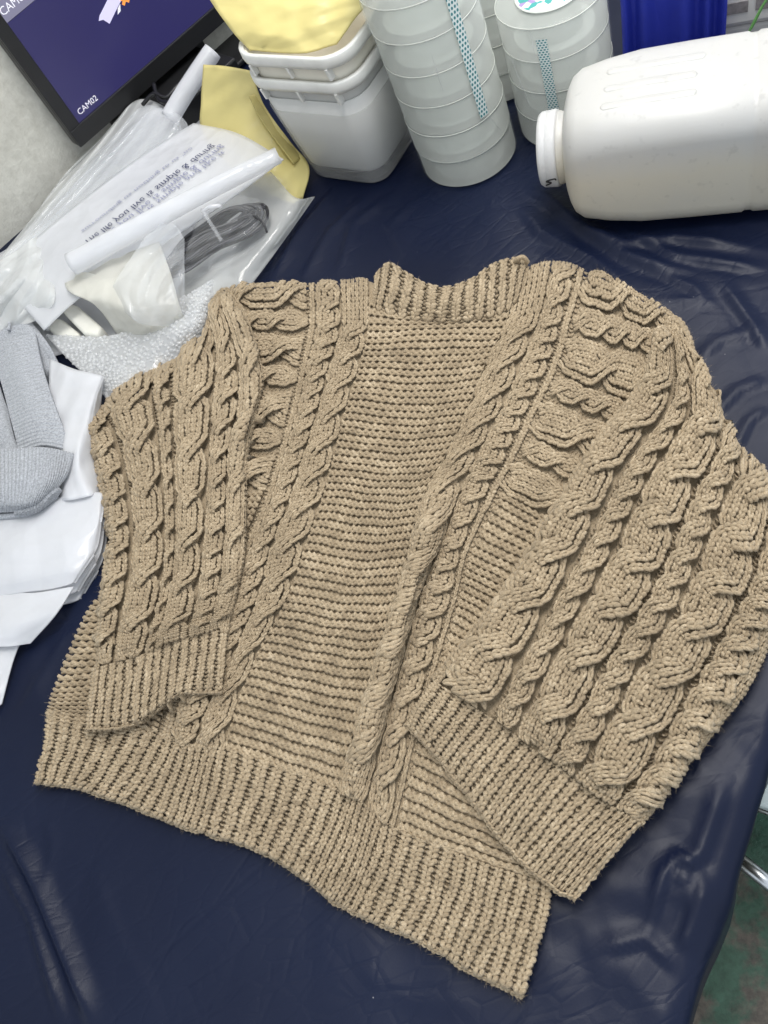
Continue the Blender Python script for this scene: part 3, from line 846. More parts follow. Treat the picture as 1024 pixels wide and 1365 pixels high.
b0 = [(114,973),(138,975),(164,972),(192,963),(217,944),(242,928),(270,926),(298,926)]
m0 = [((a[0]+b[0])/2, (a[1]+b[1])/2) for a, b in zip(t0, b0)]
cu_poly = [(125,876)]+[(x, y-16) for x, y in t0[1:-1]]+[(310,820),(303,880),(299,928)]+b0[::-1][1:]+[(112,974),(118,930)]
CUL = Fabric([[(t0[i][0], t0[i][1], .035) for i in range(8)], [(m0[i][0], m0[i][1], .036+(.006 if 2 < i < 6 else 0)) for i in range(8)], [(b0[i][0], b0[i][1], .032+(.012 if 2 < i < 6 else 0)) for i in range(8)]],
             np.linspace(0, 15, 8), [0, 8, 16], 161, 81, cu_poly, 8, 0.018, soft)
cf = link('cuff', CUL.sheet('cuff', 0.012, 2, -0.004, inset=3.5), YARN, sweater)
cf['label'] = 'ribbed cuff of the left-hand sleeve with its edge lifted open'; cuff_narrow, cuff_narrow_edge = cf, b0
k = Knit(CUL, 0.0085); rib(k, 0, 15, 15, 0, 16, 0.2); knit_part('rib_stitches', k, cf)

# ---------- folded edges of the sleeves, knit running along the fold
def edge_roll(parent, pts, z0, z1, inward=8.0, outward=1.0, unit=0.0085, nw=3, jit=0.0):
    P = np.array(smooth_path([(a, b, 0) for a, b in pts], 4))[:, :2]
    P = P+rng.normal(0, 1, P.shape)*jit
    d = np.gradient(P, axis=0); d /= np.linalg.norm(d, axis=1, keepdims=True)
    n = np.stack([-d[:, 1], d[:, 0]], 1)           # inside lies to the right of the walk
    L_ = np.concatenate([[0], np.cumsum(np.linalg.norm(np.diff(P, axis=0), axis=1))])
    rows = []
    for q, nn in zip(P, n):
        i_, m_, o_ = q+nn*inward, q+nn*1.5, q-nn*outward
        rows.append([(i_[0], i_[1], z0), (m_[0], m_[1], z0*0.62+z1*0.38), (o_[0], o_[1], z1)])
    nr = L_[-1]/7.0
    f = Fabric(rows, [0, nw*0.55, nw], L_/7.0, 41, int(max(40, L_[-1]/2)))
    k = Knit(f, unit)
    for j in range(nw):
        k.wale(lambda r, j=j: j+0.5+0.06*np.sin(r*0.8+j), lambda r: 0.12+0*r, 0, nr, 1.0, one)
    knit_part('edge_stitches', k, parent)
edge_roll(sl2, [(116,600),(117,567),(145,537),(182,508),(227,485),(268,463),(277,440),(284,404),(299,386),(313,397),(333,434),(350,496),(348,530),(340,565),(332,600),(329,640),(327,735),(319,780),(309,824),(306,845)], 0.040, 0.018, 13, 1.0, 0.0085, 4)
edge_roll(sl2, [(140,860),(139,807),(141,762),(152,726),(145,690),(133,648),(128,611),(116,575)], 0.038, 0.006, 15, 1.0, 0.0085, 4)
edge_roll(sl, [(886,446),(890,426),(905,428),(919,452),(927,490),(951,530),(966,572),(990,610),(1026,656),(1042,690)], 0.042, 0.006, 20, 1.0, 0.0085, 5)
edge_roll(sl, [(1046,780),(1020,862),(992,922),(942,986),(882,1061),(854,1100)], 0.043, 0.006, 18, 1.0, 0.0085, 5)
edge_roll(sl, [(576,906),(606,872),(640,828),(701,745),(735,686),(766,635),(795,589),(817,559),(852,516),(884,442)], 0.040, 0.014, 12, 1.0, 0.0085, 3)

# cast-off edges of the ribbing
edge_roll(hem, bot[::-1], 0.014, 0.007, 5, 0.0, 0.0075, 1, 0.9)
edge_roll(cuff_wide, cuff_wide_edge[::-1], 0.030, 0.020, 5, 0.0, 0.0075, 1, 0.9)
edge_roll(cuff_narrow, cuff_narrow_edge[::-1], 0.036, 0.026, 5, 0.0, 0.0075, 1, 0.9)

# ---------- loose fibres standing off the yarn
def fuzz(total=360000):
    W = np.concatenate([v[rng.integers(0, len(v), max(200, int(total*len(v)/sum(len(q[0]) for q in FUZZ_SRC))))] for v, _ in FUZZ_SRC])
    n = len(W)
    d = rng.normal(0, 1, (n, 3)); d[:, 2] = np.abs(d[:, 2])*0.4+0.05; d /= np.linalg.norm(d, axis=1, keepdims=True)
    L_ = (0.002+0.0075*rng.random(n)**3)[:, None]
    bend = rng.normal(0, 0.35, (n, 3))
    side = np.cross(d, rng.normal(0, 1, (n, 3))); side /= np.linalg.norm(side, axis=1, keepdims=True)+1e-9
    w = 0.00012
    V = np.stack([W-side*w, W+side*w, W+d*L_], 1).reshape(-1, 3)
    T = np.arange(n*3).reshape(-1, 3)
    return mesh_np('yarn_fuzz', V, T, tint=np.repeat(rng.normal(0.10, .08, n), 3))
o = link('yarn_fuzz', fuzz(), YARN, sweater); o['kind'] = 'stuff'

# ================================================================== things at the back of the table
def text_mesh(name, txt, size, extrude=0.0):
    cu = bpy.data.curves.new(name, 'FONT'); cu.body = txt; cu.size = size; cu.extrude = extrude; cu.resolution_u = 2
    ob = bpy.data.objects.new(name, cu); COL.objects.link(ob)
    dg = bpy.context.evaluated_depsgraph_get()
    me = bpy.data.meshes.new_from_object(ob.evaluated_get(dg))
    bpy.data.objects.remove(ob); me.name = name
    return me

def part(name, VF, mat, parent=None, smooth=True, bevel=0.0, seg=2):
    o = link(name, mesh_py(name, *VF), mat, parent, smooth)
    if bevel:
        b = o.modifiers.new('bevel', 'BEVEL'); b.width = bevel; b.segments = seg; b.limit_method = 'ANGLE'
    return o

WHITE_PLASTIC = plain('white polypropylene', (0.62, 0.62, 0.62), 0.38, 0.5, noise=0.10, nscale=30, bump=0.0003, bscale=120, sss=0.25)

# ---------- big white jug lying on its side
JA = np.array([0.78, -0.62, 0]); JA /= np.linalg.norm(JA); JB = np.array([-JA[1], JA[0], 0])
J0 = at(764, 322); JW = 0.177
def jug_pt(t, u, v): return tuple(J0+JA*t+JB*(JW/2+u)+np.array([0, 0, JW/2+0.004+v]))
jug = empty('jug', tuple(J0)); tag(jug, 'large dirty white plastic jug lying on its side at the back right', 'jug')
def jug_material():
    mt, nt, p, N, L = new_mat('milky jug plastic')
    tc = N.new('ShaderNodeTexCoord')
    n1 = N.new('ShaderNodeTexNoise'); n1.inputs['Scale'].default_value = 14; n1.inputs['Detail'].default_value = 8; n1.inputs['Roughness'].default_value = 0.65
    n2 = N.new('ShaderNodeTexNoise'); n2.inputs['Scale'].default_value = 70; n2.inputs['Detail'].default_value = 6
    L.new(tc.outputs['Object'], n1.inputs['Vector']); L.new(tc.outputs['Object'], n2.inputs['Vector'])
    sp = N.new('ShaderNodeSeparateXYZ'); L.new(tc.outputs['Object'], sp.inputs[0])
    mr = N.new('ShaderNodeMapRange'); mr.inputs[1].default_value = 0.145; mr.inputs[2].default_value = 0.095; L.new(sp.outputs['Z'], mr.inputs[0])
    ad = N.new('ShaderNodeMath'); ad.operation = 'MULTIPLY_ADD'; ad.inputs[1].default_value = 0.9; L.new(n1.outputs['Fac'], ad.inputs[0]); L.new(mr.outputs[0], ad.inputs[2])
    mm = N.new('ShaderNodeMapRange'); mm.inputs[1].default_value = 0.55; mm.inputs[2].default_value = 1.45; L.new(ad.outputs[0], mm.inputs[0])
    mx = N.new('ShaderNodeMix'); mx.data_type = 'RGBA'; mx.inputs[6].default_value = (0.52, 0.515, 0.50, 1); mx.inputs[7].default_value = (0.58, 0.545, 0.46, 1)
    L.new(mm.outputs[0], mx.inputs[0])
    st = N.new('ShaderNodeMapRange'); st.inputs[1].default_value = 0.62; st.inputs[2].default_value = 0.72; st.inputs[3].default_value = 1.0; st.inputs[4].default_value = 0.88; L.new(n2.outputs['Fac'], st.inputs[0])
    m2 = N.new('ShaderNodeMix'); m2.data_type = 'RGBA'; m2.blend_type = 'MULTIPLY'; m2.inputs[0].default_value = 1
    L.new(mx.outputs[2], m2.inputs[6]); L.new(st.outputs[0], m2.inputs[7]); L.new(m2.outputs[2], p.inputs['Base Color'])
    p.inputs['Roughness'].default_value = 0.42; p.inputs['Subsurface Weight'].default_value = 0.3; p.inputs['Subsurface Radius'].default_value = (0.02, 0.019, 0.016)
    b = N.new('ShaderNodeBump'); b.inputs['Distance'].default_value = 0.0012; b.inputs['Strength'].default_value = 0.5; L.new(n1.outputs['Fac'], b.inputs['Height']); L.new(b.outputs[0], p.inputs['Normal'])
    return mt
JM = jug_material()
rings = []
for t, k_, r in ((-0.004, 0.66, 0.05), (0.0, 0.78, 0.052), (0.006, 0.87, 0.05), (0.018, 0.925, 0.046), (0.05, 0.965, 0.042), (0.095, 1.0, 0.040), (0.16, 1.0, 0.038), (0.225, 0.998, 0.038), (0.228, 0.982, 0.038), (0.236, 0.982, 0.038), (0.239, 0.998, 0.038), (0.30, 1.0, 0.038), (0.34, 0.98, 0.038), (0.352, 0.9, 0.04)):
    rr = [(u, v) for u, v in rounded_rect(JW*k_, JW*k_, min(r, JW*k_/2-1e-4), 8)]
    rings.append([jug_pt(t, u, v) for u, v in rr])
part('body', loft(rings), JM, jug)
def jug_round(prof, n=48):
    return loft([[jug_pt(t, r*math.cos(2*math.pi*i/n), r*math.sin(2*math.pi*i/n)+0.0) for i in range(n)] for t, r in prof])
part('neck', jug_round([(0.004, .049), (-0.010, .047), (-0.013, .0485), (-0.016, .0485), (-0.017, .046)]), JM, jug)
capo = part('cap', jug_round([(-0.016, .046), (-0.0165, .0505), (-0.020, .0512), (-0.030, .0505), (-0.031, .0495), (-0.032, .0505), (-0.038, .050), (-0.042, .047), (-0.0425, .041), (-0.041, .038)]), WHITE_PLASTIC, jug)
for v0, t0_, t1_ in ((0.028, 0.052, 0.175), (-0.006, 0.050, 0.165), (-0.040, 0.048, 0.165)):
    zt = lambda t: JW/2*(0.965+0.035*min(1, max(0, (t-.05)/.045)))
    rings = []
    n = 16
    for kx, dz in ((1.0, -0.003), (0.96, 0.0000), (0.72, 0.0007), (0.3, 0.0009)):
        rg = []
        for i in range(n):
            a = 2*math.pi*i/n; cu_, su_ = math.cos(a), math.sin(a)
            t = (t0_+t1_)/2+((t1_-t0_)/2-0.007)*np.sign(cu_)*(1 if abs(cu_) > 1e-6 else 0)+0.007*cu_*kx
            rg.append(jug_pt(t, v0+0.0075*su_*kx, zt(t)+dz))
        rings.append(rg)
    part('grip_rib', loft(rings, False, True), JM, jug)
INK = plain('black marker ink', (0.012, 0.012, 0.014), 0.5)
def neck_mark(pts, nm='marker_stroke'):
    P = []
    for t, ang in pts:
        r = 0.0515; P.append(jug_pt(t, r*math.cos(ang), r*math.sin(ang)))
    return part(nm, tube(smooth_path(P, 5), 0.0011, 6), INK, capo)
A0 = math.radians(186)
neck_mark([(-0.026, A0+.10), (-0.032, A0+.16), (-0.026, A0+.24), (-0.034, A0+.36)])
neck_mark([(-0.026, A0+.10), (-0.020, A0+.08), (-0.0185, A0+.13)])

# ---------- rolls of clear packing tape, shrink wrapped in stacks
TAPE = plain('clear tape roll', (0.84, 0.88, 0.83), 0.16, 0.6, noise=0.10, nscale=25, thin=0.60)
TAPE_EDGE = plain('tape roll side', (0.80, 0.82, 0.76), 0.3, 0.5, noise=0.05)
CORE = plain('tape core', (0.72, 0.76, 0.72), 0.5, noise=0.1, thin=0.45)
FILM = plain('clear shrink film', (0.9, 0.92, 0.92), 0.08, 0.5, thin=0.86)
def strip_material():
    mt, nt, p, N, L = new_mat('teal dotted tear strip')
    uv = N.new('ShaderNodeUVMap')
    mp = N.new('ShaderNodeMapping'); mp.inputs['Scale'].default_value = (3.0, 34.0, 1); L.new(uv.outputs[0], mp.inputs[0])
    sp = N.new('ShaderNodeSeparateXYZ'); L.new(mp.outputs[0], sp.inputs[0])
    fl_ = N.new('ShaderNodeMath'); fl_.operation = 'FLOOR'; L.new(sp.outputs['Y'], fl_.inputs[0])
    md = N.new('ShaderNodeMath'); md.operation = 'MODULO'; md.inputs[1].default_value = 2; L.new(fl_.outputs[0], md.inputs[0])
    hf = N.new('ShaderNodeMath'); hf.operation = 'MULTIPLY_ADD'; hf.inputs[1].default_value = 0.5; L.new(md.outputs[0], hf.inputs[0]); L.new(sp.outputs['X'], hf.inputs[2])
    fx = N.new('ShaderNodeMath'); fx.operation = 'FRACT'; L.new(hf.outputs[0], fx.inputs[0])
    fy = N.new('ShaderNodeMath'); fy.operation = 'FRACT'; L.new(sp.outputs['Y'], fy.inputs[0])
    cb = N.new('ShaderNodeCombineXYZ'); L.new(fx.outputs[0], cb.inputs[0]); L.new(fy.outputs[0], cb.inputs[1])
    ds = N.new('ShaderNodeVectorMath'); ds.operation = 'DISTANCE'; ds.inputs[1].default_value = (0.5, 0.5, 0); L.new(cb.outputs[0], ds.inputs[0])
    lt = N.new('ShaderNodeMath'); lt.operation = 'LESS_THAN'; lt.inputs[1].default_value = 0.33; L.new(ds.outputs['Value'], lt.inputs[0])
    mx = N.new('ShaderNodeMix'); mx.data_type = 'RGBA'; mx.inputs[6].default_value = (0.72, 0.78, 0.76, 1); mx.inputs[7].default_value = (0.02, 0.19, 0.22, 1)
    L.new(lt.outputs[0], mx.inputs[0]); L.new(mx.outputs[2], p.inputs['Base Color']); p.inputs['Roughness'].default_value = 0.35
    return mt
STRIP = strip_material()
TR = 0.077
def tape_stack(c, n, lean, label, strip=None, hh=0.0500):
    root = empty('tape_stack', (c[0], c[1], 0.006)); tag(root, label, 'tape', 'stacks of clear packing tape')
    N_ = 56
    L0 = np.array([lean[0], lean[1], 0])
    def ctr(z): return np.array([c[0], c[1], 0.004])+L0*z+np.array([0, 0, z])
    def ring(z, r): q = ctr(z); return [tuple(q+np.array([r*math.cos(2*math.pi*i/N_), r*math.sin(2*math.pi*i/N_), 0])) for i in range(N_)]
    for k in range(n):
        z0 = k*hh; z1 = z0+hh-0.0012; dr = rng.uniform(-.0008, .0008)
        R_ = TR+dr
        prof = [(z0, .041), (z0, R_-.0006), (z0, R_-.0006), (z0+.0006, R_), (z0+.0006, R_), (z1-.0006, R_), (z1-.0006, R_), (z1, R_-.0006), (z1, R_-.0006), (z1, .041), (z1, .041), (z0, .041)]
        V, F = loft([ring(z, r) for z, r in prof], False, False)
        ro = part('tape_roll', (V, F), TAPE, root)
        part('roll_edge', loft([ring(z, r) for z, r in ((z1-.0010, R_+.0002), (z1-.0010, R_+.0006), (z1+.0009, R_+.0006), (z1+.0009, R_+.0002))], False, False, True), TAPE_EDGE, ro)
        cp = [(z0+.0005, .0375), (z0+.0005, .0405), (z1-.0005, .0405), (z1-.0005, .0375)]
        part('core', loft([ring(z, r) for z, r in cp], False, False, True), CORE, ro)
    # wrap film with a few tension folds
    z1 = n*hh
    prof = [(0.001, TR-.004), (0.003, TR+.0016), (z1*0.5, TR+.0013), (z1-.002, TR+.0016), (z1+.0012, TR-.006), (z1+.0016, .046)]
    V, F = loft([ring(z, r) for z, r in prof], False, False)
    part('wrap_film', (V, F), FILM, root)
    for j in range(7):
        a = rng.uniform(0, 6.28)+0; a2 = a+rng.uniform(-.35, .35); zz = rng.uniform(.1, .9)*z1; z2 = min(z1, zz+rng.uniform(.03, .09))
        P = [tuple(ctr(zz+(z2-zz)*u)+np.array([(TR+.0018)*math.cos(a+(a2-a)*u), (TR+.0018)*math.sin(a+(a2-a)*u), 0])) for u in (0, .25, .5, .75, 1)]
        part('film_fold', tube(P, [.0001, .0009, .0012, .0008, .0001], 6), FILM, root)
    if strip:
        a0, a1, s0, s1 = strip
        V = []; UV = []
        for i in range(5):
            for j in range(12):
                u, v = i/4, j/11; a = math.radians(a0+(a1-a0)*u); z = s0+(s1-s0)*v; r = TR+.0026
                V.append(ctr(z)+np.array([r*math.cos(a), r*math.sin(a), 0])); UV.append((u, v))
        me = mesh_np('tear_strip', np.array(V), grid_faces(5, 12), uv=np.array(UV))
        link('tear_strip', me, STRIP, root)
    return root, ctr
tape_stack((0.432, 1.103), 7, (-0.05, 0.02), 'tallest wrapped stack of clear tape rolls, beside the white tubs', (-86, -75, 0.105, 0.33))
T2, ctr2 = tape_stack((0.592, 1.053), 4, (-0.03, 0.02), 'shorter wrapped stack of clear tape rolls with a sticker, behind the jug', (-138, -127, 0.065, 0.185))
tape_stack((0.575, 1.235), 6, (-0.02, 0.0), 'wrapped stack of clear tape rolls half hidden between two nearer stacks')
# round printed sticker inside the top core of the short stack
def sticker_material():
    mt, nt, p, N, L = new_mat('printed round sticker')
    tc = N.new('ShaderNodeTexCoord'); vo = N.new('ShaderNodeTexVoronoi'); vo.inputs['Scale'].default_value = 95; L.new(tc.outputs['Object'], vo.inputs['Vector'])
    cr = N.new('ShaderNodeValToRGB'); e = cr.color_ramp.elements; cr.color_ramp.interpolation = 'CONSTANT'
    e[0].position = 0; e[0].color = (0.75, 0.80, 0.80, 1); e[1].position = 0.45; e[1].color = (0.05, 0.35, 0.33, 1)
    x = e.new(0.65); x.color = (0.7, 0.74, 0.80, 1); x = e.new(0.85); x.color = (0.35, 0.25, 0.5, 1)
    sp = N.new('ShaderNodeSeparateColor'); L.new(vo.outputs['Color'], sp.inputs[0]); L.new(sp.outputs[0], cr.inputs[0]); L.new(cr.outputs[0], p.inputs['Base Color'])
    p.inputs['Roughness'].default_value = 0.4
    return mt
q = ctr2(0.2)
part('sticker', loft([[tuple(q+np.array([r*math.cos(2*math.pi*i/40), r*math.sin(2*math.pi*i/40), z])) for i in range(40)] for r, z in ((.0455, .0022), (.0455, .0032), (.044, .0036))]), sticker_material(), T2)
part('sticker_rim', loft([[tuple(q+np.array([r*math.cos(2*math.pi*i/40), r*math.sin(2*math.pi*i/40), z])) for i in range(40)] for r, z in ((.0475, .0022), (.0475, .0040), (.0455, .0042), (.0455, .0037))], False, False), TAPE_EDGE, T2)

# ---------- nested tubs
TA, TB_, TC_ = at(305, 74, .25), at(455, 82, .25), at(508, 22, .25)
TX = (TB_-TA); TLX = np.linalg.norm(TX); TX /= TLX
TY = np.array([-TX[1], TX[0], 0.0])
TLY = 0.185
TCEN = TA+TX*TLX*0.5+TY*TLY*0.5; TCEN[2] = 0
TUB_W = plain('white tub plastic', (0.72, 0.72, 0.69), 0.35, 0.5, noise=0.10, nscale=35, sss=0.2)
TUB_C = plain('cloudy clear tub plastic', (0.84, 0.84, 0.82), 0.16, 0.6, thin=0.74)
TUB_M = plain('milky tub plastic', (0.92, 0.92, 0.90), 0.28, 0.5, thin=0.10, noise=0.05)
TUB_CREAM = plain('cream tub plastic', (0.74, 0.70, 0.60), 0.4, 0.5, noise=0.08, nscale=40)
def tub(zb, hgt, rim, mat, label, rimmat, scale=1.0, lx=TLX, ly=TLY):
    root = empty('plastic_tub', (TCEN[0], TCEN[1], zb)); tag(root, label, 'tub', 'stack of nested tubs')
    def sec(z, k_, rr=0.045):
        return [tuple(TCEN+TX*u+TY*v+np.array([0, 0, zb+z])) for u, v in rounded_rect(lx*k_, ly*k_, rr*k_, 7)]
    prof = [(0.004, .70), (0.0, .72), (0.006, .76), (hgt*.5, .86*scale), (hgt-.004, .945*scale), (hgt-.004, .925*scale), (hgt*.5, .84*scale), (0.01, .74), (0.006, .70)]
    part('wall', loft([sec(z, k_) for z, k_ in prof]), mat, root)
    if rim:
        pr = [(hgt-.018, .955), (hgt-.018, 1.0), (hgt-.012, 1.012), (hgt-.002, 1.012), (hgt, 1.0), (hgt, .95), (hgt-.006, .945)]
        part('rim', loft([sec(z, k_) for z, k_ in pr], False, False, True), rimmat, root)
        for u in (-.34, .0, .34):
            for w_ in (-1,):
                p0 = TCEN+TX*lx*u+TY*ly*w_*0.485
                V, F = loft([[tuple(p0+TX*a+TY*b+np.array([0, 0, zb+z])) for a, b in ((-.002, -.004*kk), (.002, -.004*kk), (.002, .012), (-.002, .012))] for z, kk in ((hgt-.036, 0.2), (hgt-.017, 1.0))])
                part('rim_fin', (V, F), rimmat, root, False)
    return root
tub(0.006, 0.150, False, TUB_C, 'clear cloudy tub at the bottom of the nested tub stack', TUB_C)
tub(0.030, 0.150, False, TUB_M, 'cloudy tub with no rim, second from the bottom of the stack', TUB_C)
tub(0.064, 0.148, True, plain('hazy white tub plastic', (0.80, 0.80, 0.78), 0.3, 0.5, thin=0.25), 'white-rimmed tub just below the top tub of the stack', TUB_W)
tub(0.104, 0.148, True, TUB_CREAM, 'topmost white-rimmed tub holding a yellow paper bag', TUB_W)
# loose wire coil seen through the lowest tub
WIRE = plain('grey wire', (0.10, 0.10, 0.10), 0.4)
V_ = []; 
cw = empty('wire_coil', tuple(TCEN+np.array([0, 0, .012]))); tag(cw, 'loose grey wire coiled in the bottom of the clear tub', 'wire')
for k_ in range(5):
    P = [tuple(TCEN+TX*(.05*math.cos(a)+.01*k_-.015)*1.0+TY*(-.018+.042*math.sin(a)-.003*k_)+np.array([0, 0, .016+.003*k_+.004*math.sin(2*a+k_)])) for a in np.linspace(0, 6.2, 26)]
    part('loop', tube(P, 0.0016, 6), WIRE, cw)

# ---------- yellow paper bags
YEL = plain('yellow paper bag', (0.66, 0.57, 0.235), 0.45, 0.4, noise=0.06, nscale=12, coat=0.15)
def sheet_thing(name, rows, mat, label=None, cat=None, amp=0.004, scale=14, seed=1, thick=0.0015, na=61, nb=81, parent=None, group=None, poly=None, uv=False, wave=0.0, pleat=None):
    B = len(rows); A = len(rows[0])
    def zf(px, py, A_, B_):
        w = at_np(px, py, np.zeros_like(px))
        z = amp*crumple(w[..., 0], w[..., 1], seed, scale)+wave*np.sin(A_*7+B_*2)
        if pleat:
            q = A_*pleat[0]*(1+0.25*np.sin(B_*3+seed))+0.8*np.sin(B_*4+seed*1.7)
            z = z+pleat[1]*(np.abs(q-np.floor(q)-0.5)*2-0.5)*(0.6+0.4*np.sin(A_*5+seed))
        return z
    f = Fabric(rows, np.linspace(0, 1, A), np.linspace(0, 1, B), na, nb, poly, 3, 0.0, zf) if poly else Fabric(rows, np.linspace(0, 1, A), np.linspace(0, 1, B), na, nb, None, 3, 0.0, zf)
    o = link(name, f.sheet(name, thick, 1 if na > 61 else 2, uv=uv), mat, parent)
    if label: tag(o, label, cat, group)
    return o, f
sheet_thing('paper_bag', [[(262, -30, .305), (380, -40, .31), (512, -30, .30)], [(285, 8, .288), (390, 8, .292), (492, 0, .285)], [(312, 45, .268), (395, 46, .270), (468, 30, .268)], [(332, 66, .252), (400, 70, .252), (448, 58, .252)]],
            YEL, 'yellow paper bag standing in the topmost tub', 'paper bag', 0.008, 8, 4, 0.003)
yo, yf = sheet_thing('paper_bag', [[(271, 86, .17), (300, 88, .17), (334, 94, .16)], [(268, 135, .12), (312, 140, .12), (352, 140, .11)], [(270, 178, .08), (330, 190, .08), (388, 190, .06)], [(310, 225, .05), (365, 240, .045), (412, 222, .03)], [(352, 255, .03), (386, 270, .022), (404, 264, .012)]],
            YEL, 'yellow paper bag slumped against the left side of the tubs', 'paper bag', 0.006, 9, 8, 0.004)
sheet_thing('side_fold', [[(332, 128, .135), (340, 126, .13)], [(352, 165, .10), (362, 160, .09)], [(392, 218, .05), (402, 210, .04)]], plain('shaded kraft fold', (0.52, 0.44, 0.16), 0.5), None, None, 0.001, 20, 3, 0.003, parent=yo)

# ---------- monitor
BLACK = plain('black monitor shell', (0.012, 0.012, 0.013), 0.35, bump=0.0002, bscale=900)
MZ = 0.07
MA = at(108, 197, MZ)
MX = np.array([WD[0], WD[1], 0.0]); MN = np.array([WN[0], WN[1], 0.0]); MU_ = np.array([0, 0, 1.0])-MN*0.06; MU_ /= np.linalg.norm(MU_); MN = np.cross(MX, MU_)
def mon(u, v, d=0.0): return tuple(MA+MX*u+MU_*v+MN*d)
MW, MH = 0.62, 0.40
monitor = empty('monitor', tuple(MA)); tag(monitor, 'black monitor showing a dark blue camera screen, in the back left corner', 'monitor')
def mbox(u0, u1, v0, v1, d0, d1):
    V = [mon(u, v, d) for d in (d0, d1) for u, v in ((u0, v0), (u1, v0), (u1, v1), (u0, v1))]
    return V, [(3, 2, 1, 0), (4, 5, 6, 7), (0, 1, 5, 4), (1, 2, 6, 5), (2, 3, 7, 6), (3, 0, 4, 7)]
part('shell', mbox(0, MW, 0, MH, -0.035, -0.006), BLACK, monitor, False, 0.004)
BZ, BB = 0.026, 0.034
for a in ((0, MW, 0, BB), (0, MW, MH-BZ, MH), (0, BZ, BB, MH-BZ), (MW-BZ, MW, BB, MH-BZ)):
    part('bezel', mbox(*a, -0.0055, 0.001), BLACK, monitor, False, 0.0015)
SCR = plain('lit navy screen', (0.01, 0.01, 0.02), 0.3, emit=(0.030, 0.026, 0.125), estr=0.85)
SCR2 = plain('lit lilac screen tile', (0.02, 0.02, 0.03), 0.3, noise=0.0, emit=(0.30, 0.29, 0.42), estr=0.8)
SCRW = plain('lit white screen text', (0.5, 0.5, 0.5), 0.4, emit=(0.80, 0.78, 0.88), estr=0.7)
SCRL = plain('lit lilac icon', (0.4, 0.4, 0.5), 0.4, emit=(0.62, 0.56, 0.80), estr=0.75)
SCRO = plain('lit orange cross', (0.5, 0.2, 0.05), 0.4, emit=(0.85, 0.28, 0.05), estr=0.9)
TILE = 0.196
scr = part('screen', mbox(BZ, MW-BZ, BB, BB+TILE, -0.0055, -0.004), SCR, monitor, False)
scr2 = part('screen', mbox(BZ, MW-BZ, BB+TILE+.001, MH-BZ, -0.0055, -0.004), SCR2, monitor, False)
def screen_text(txt, u, v, size, mat, par, name='screen_text'):
    me = text_mesh(name, txt, size)
    M_ = Matrix(((*MX, ), (*MU_, ), (*MN, ))).transposed().to_4x4()
    M_.translation = Vector(mon(u, v, -0.0030)); me.transform(M_)
    return link(name, me, mat, par, False)
screen_text('CAM02', BZ+.010, BB+.010, 0.0155, SCRW, scr)
screen_text('CAM01', BZ+.001, BB+TILE+.012, 0.0185, SCRW, scr2)
def flat_shape(name, pts, d, mat, par): 
    n = len(pts); V = [mon(*p, d) for p in pts]+[mon(*p, d+.0008) for p in pts]
    F = [tuple(range(n)), tuple(range(n, 2*n))]+[(i, (i+1) % n, n+(i+1) % n, n+i) for i in range(n)]
    return part(name, (V, F), mat, par, False)
IU, IV = BZ+.175, BB+.112
def ic(pts): return [(IU+a*.42, IV+b*.42) for a, b in pts]
flat_shape('camera_icon', ic([(-.075, -.005), (-.06, .008), (.055, .052), (.085, .038), (.09, .01), (.03, -.012), (-.04, -.04), (-.055, -.012)]), -.0036, SCRL, scr)
flat_shape('camera_icon', ic([(.03, -.016), (.05, -.008), (.035, -.03), (.015, -.034)]), -.0036, SCRW, scr)
flat_shape('camera_icon', ic([(.115, .028), (.15, .04), (.146, .012), (.138, .026), (.115, .016)]), -.0036, SCRW, scr)
flat_shape('orange_cross', ic([(.058, .0), (.066, .012), (.078, .004), (.090, .016), (.098, .006), (.088, -.006), (.098, -.018), (.088, -.026), (.078, -.014), (.064, -.024), (.056, -.014), (.068, -.004)]), -.0028, SCRO, scr)
screen_text('HK', 0.345, 0.010, 0.016, plain('grey bezel print', (0.5, 0.5, 0.5), 0.5), monitor, 'bezel_text')
# stand
sc_ = MA+MX*MW*.5-MN*.05
part('stand_neck', prism([(sc_[0]+MX[0]*a+MN[0]*b, sc_[1]+MX[1]*a+MN[1]*b) for a, b in ((-.04, -.02), (.04, -.02), (.04, .01), (-.04, .01))], 0.015, 0.22), BLACK, monitor, False)
part('stand_base', prism([(sc_[0]+MX[0]*a+MN[0]*b, sc_[1]+MX[1]*a+MN[1]*b) for a, b in ((-.13, -.02), (.13, -.02), (.13, .1), (-.13, .1))], 0.006, 0.016), BLACK, monitor, False, 0.003)
# plain black box and cables in the gap under the monitor
q = [at(160, 188)[:2], at(275, 92)[:2], at(330, 110)[:2], at(230, 205)[:2]]
ro = part('black_box', prism(q, 0.008, 0.055), BLACK, None, False, 0.004); tag(ro, 'flat black box under the monitor', 'box')
for i, pts in enumerate(([(190, 140, .08), (205, 125, .09), (222, 130, .085), (240, 112, .09), (262, 110, .08)], [(205, 112, .09), (215, 135, .085), (245, 130, .09), (280, 85, .09)])):
    o = part('cable', tube(smooth_path([at(*p) for p in pts], 6), 0.004, 8), BLACK); tag(o, ('thin black cable looping out from under the monitor', 'black cable running along the monitor bottom edge')[i], 'cable')

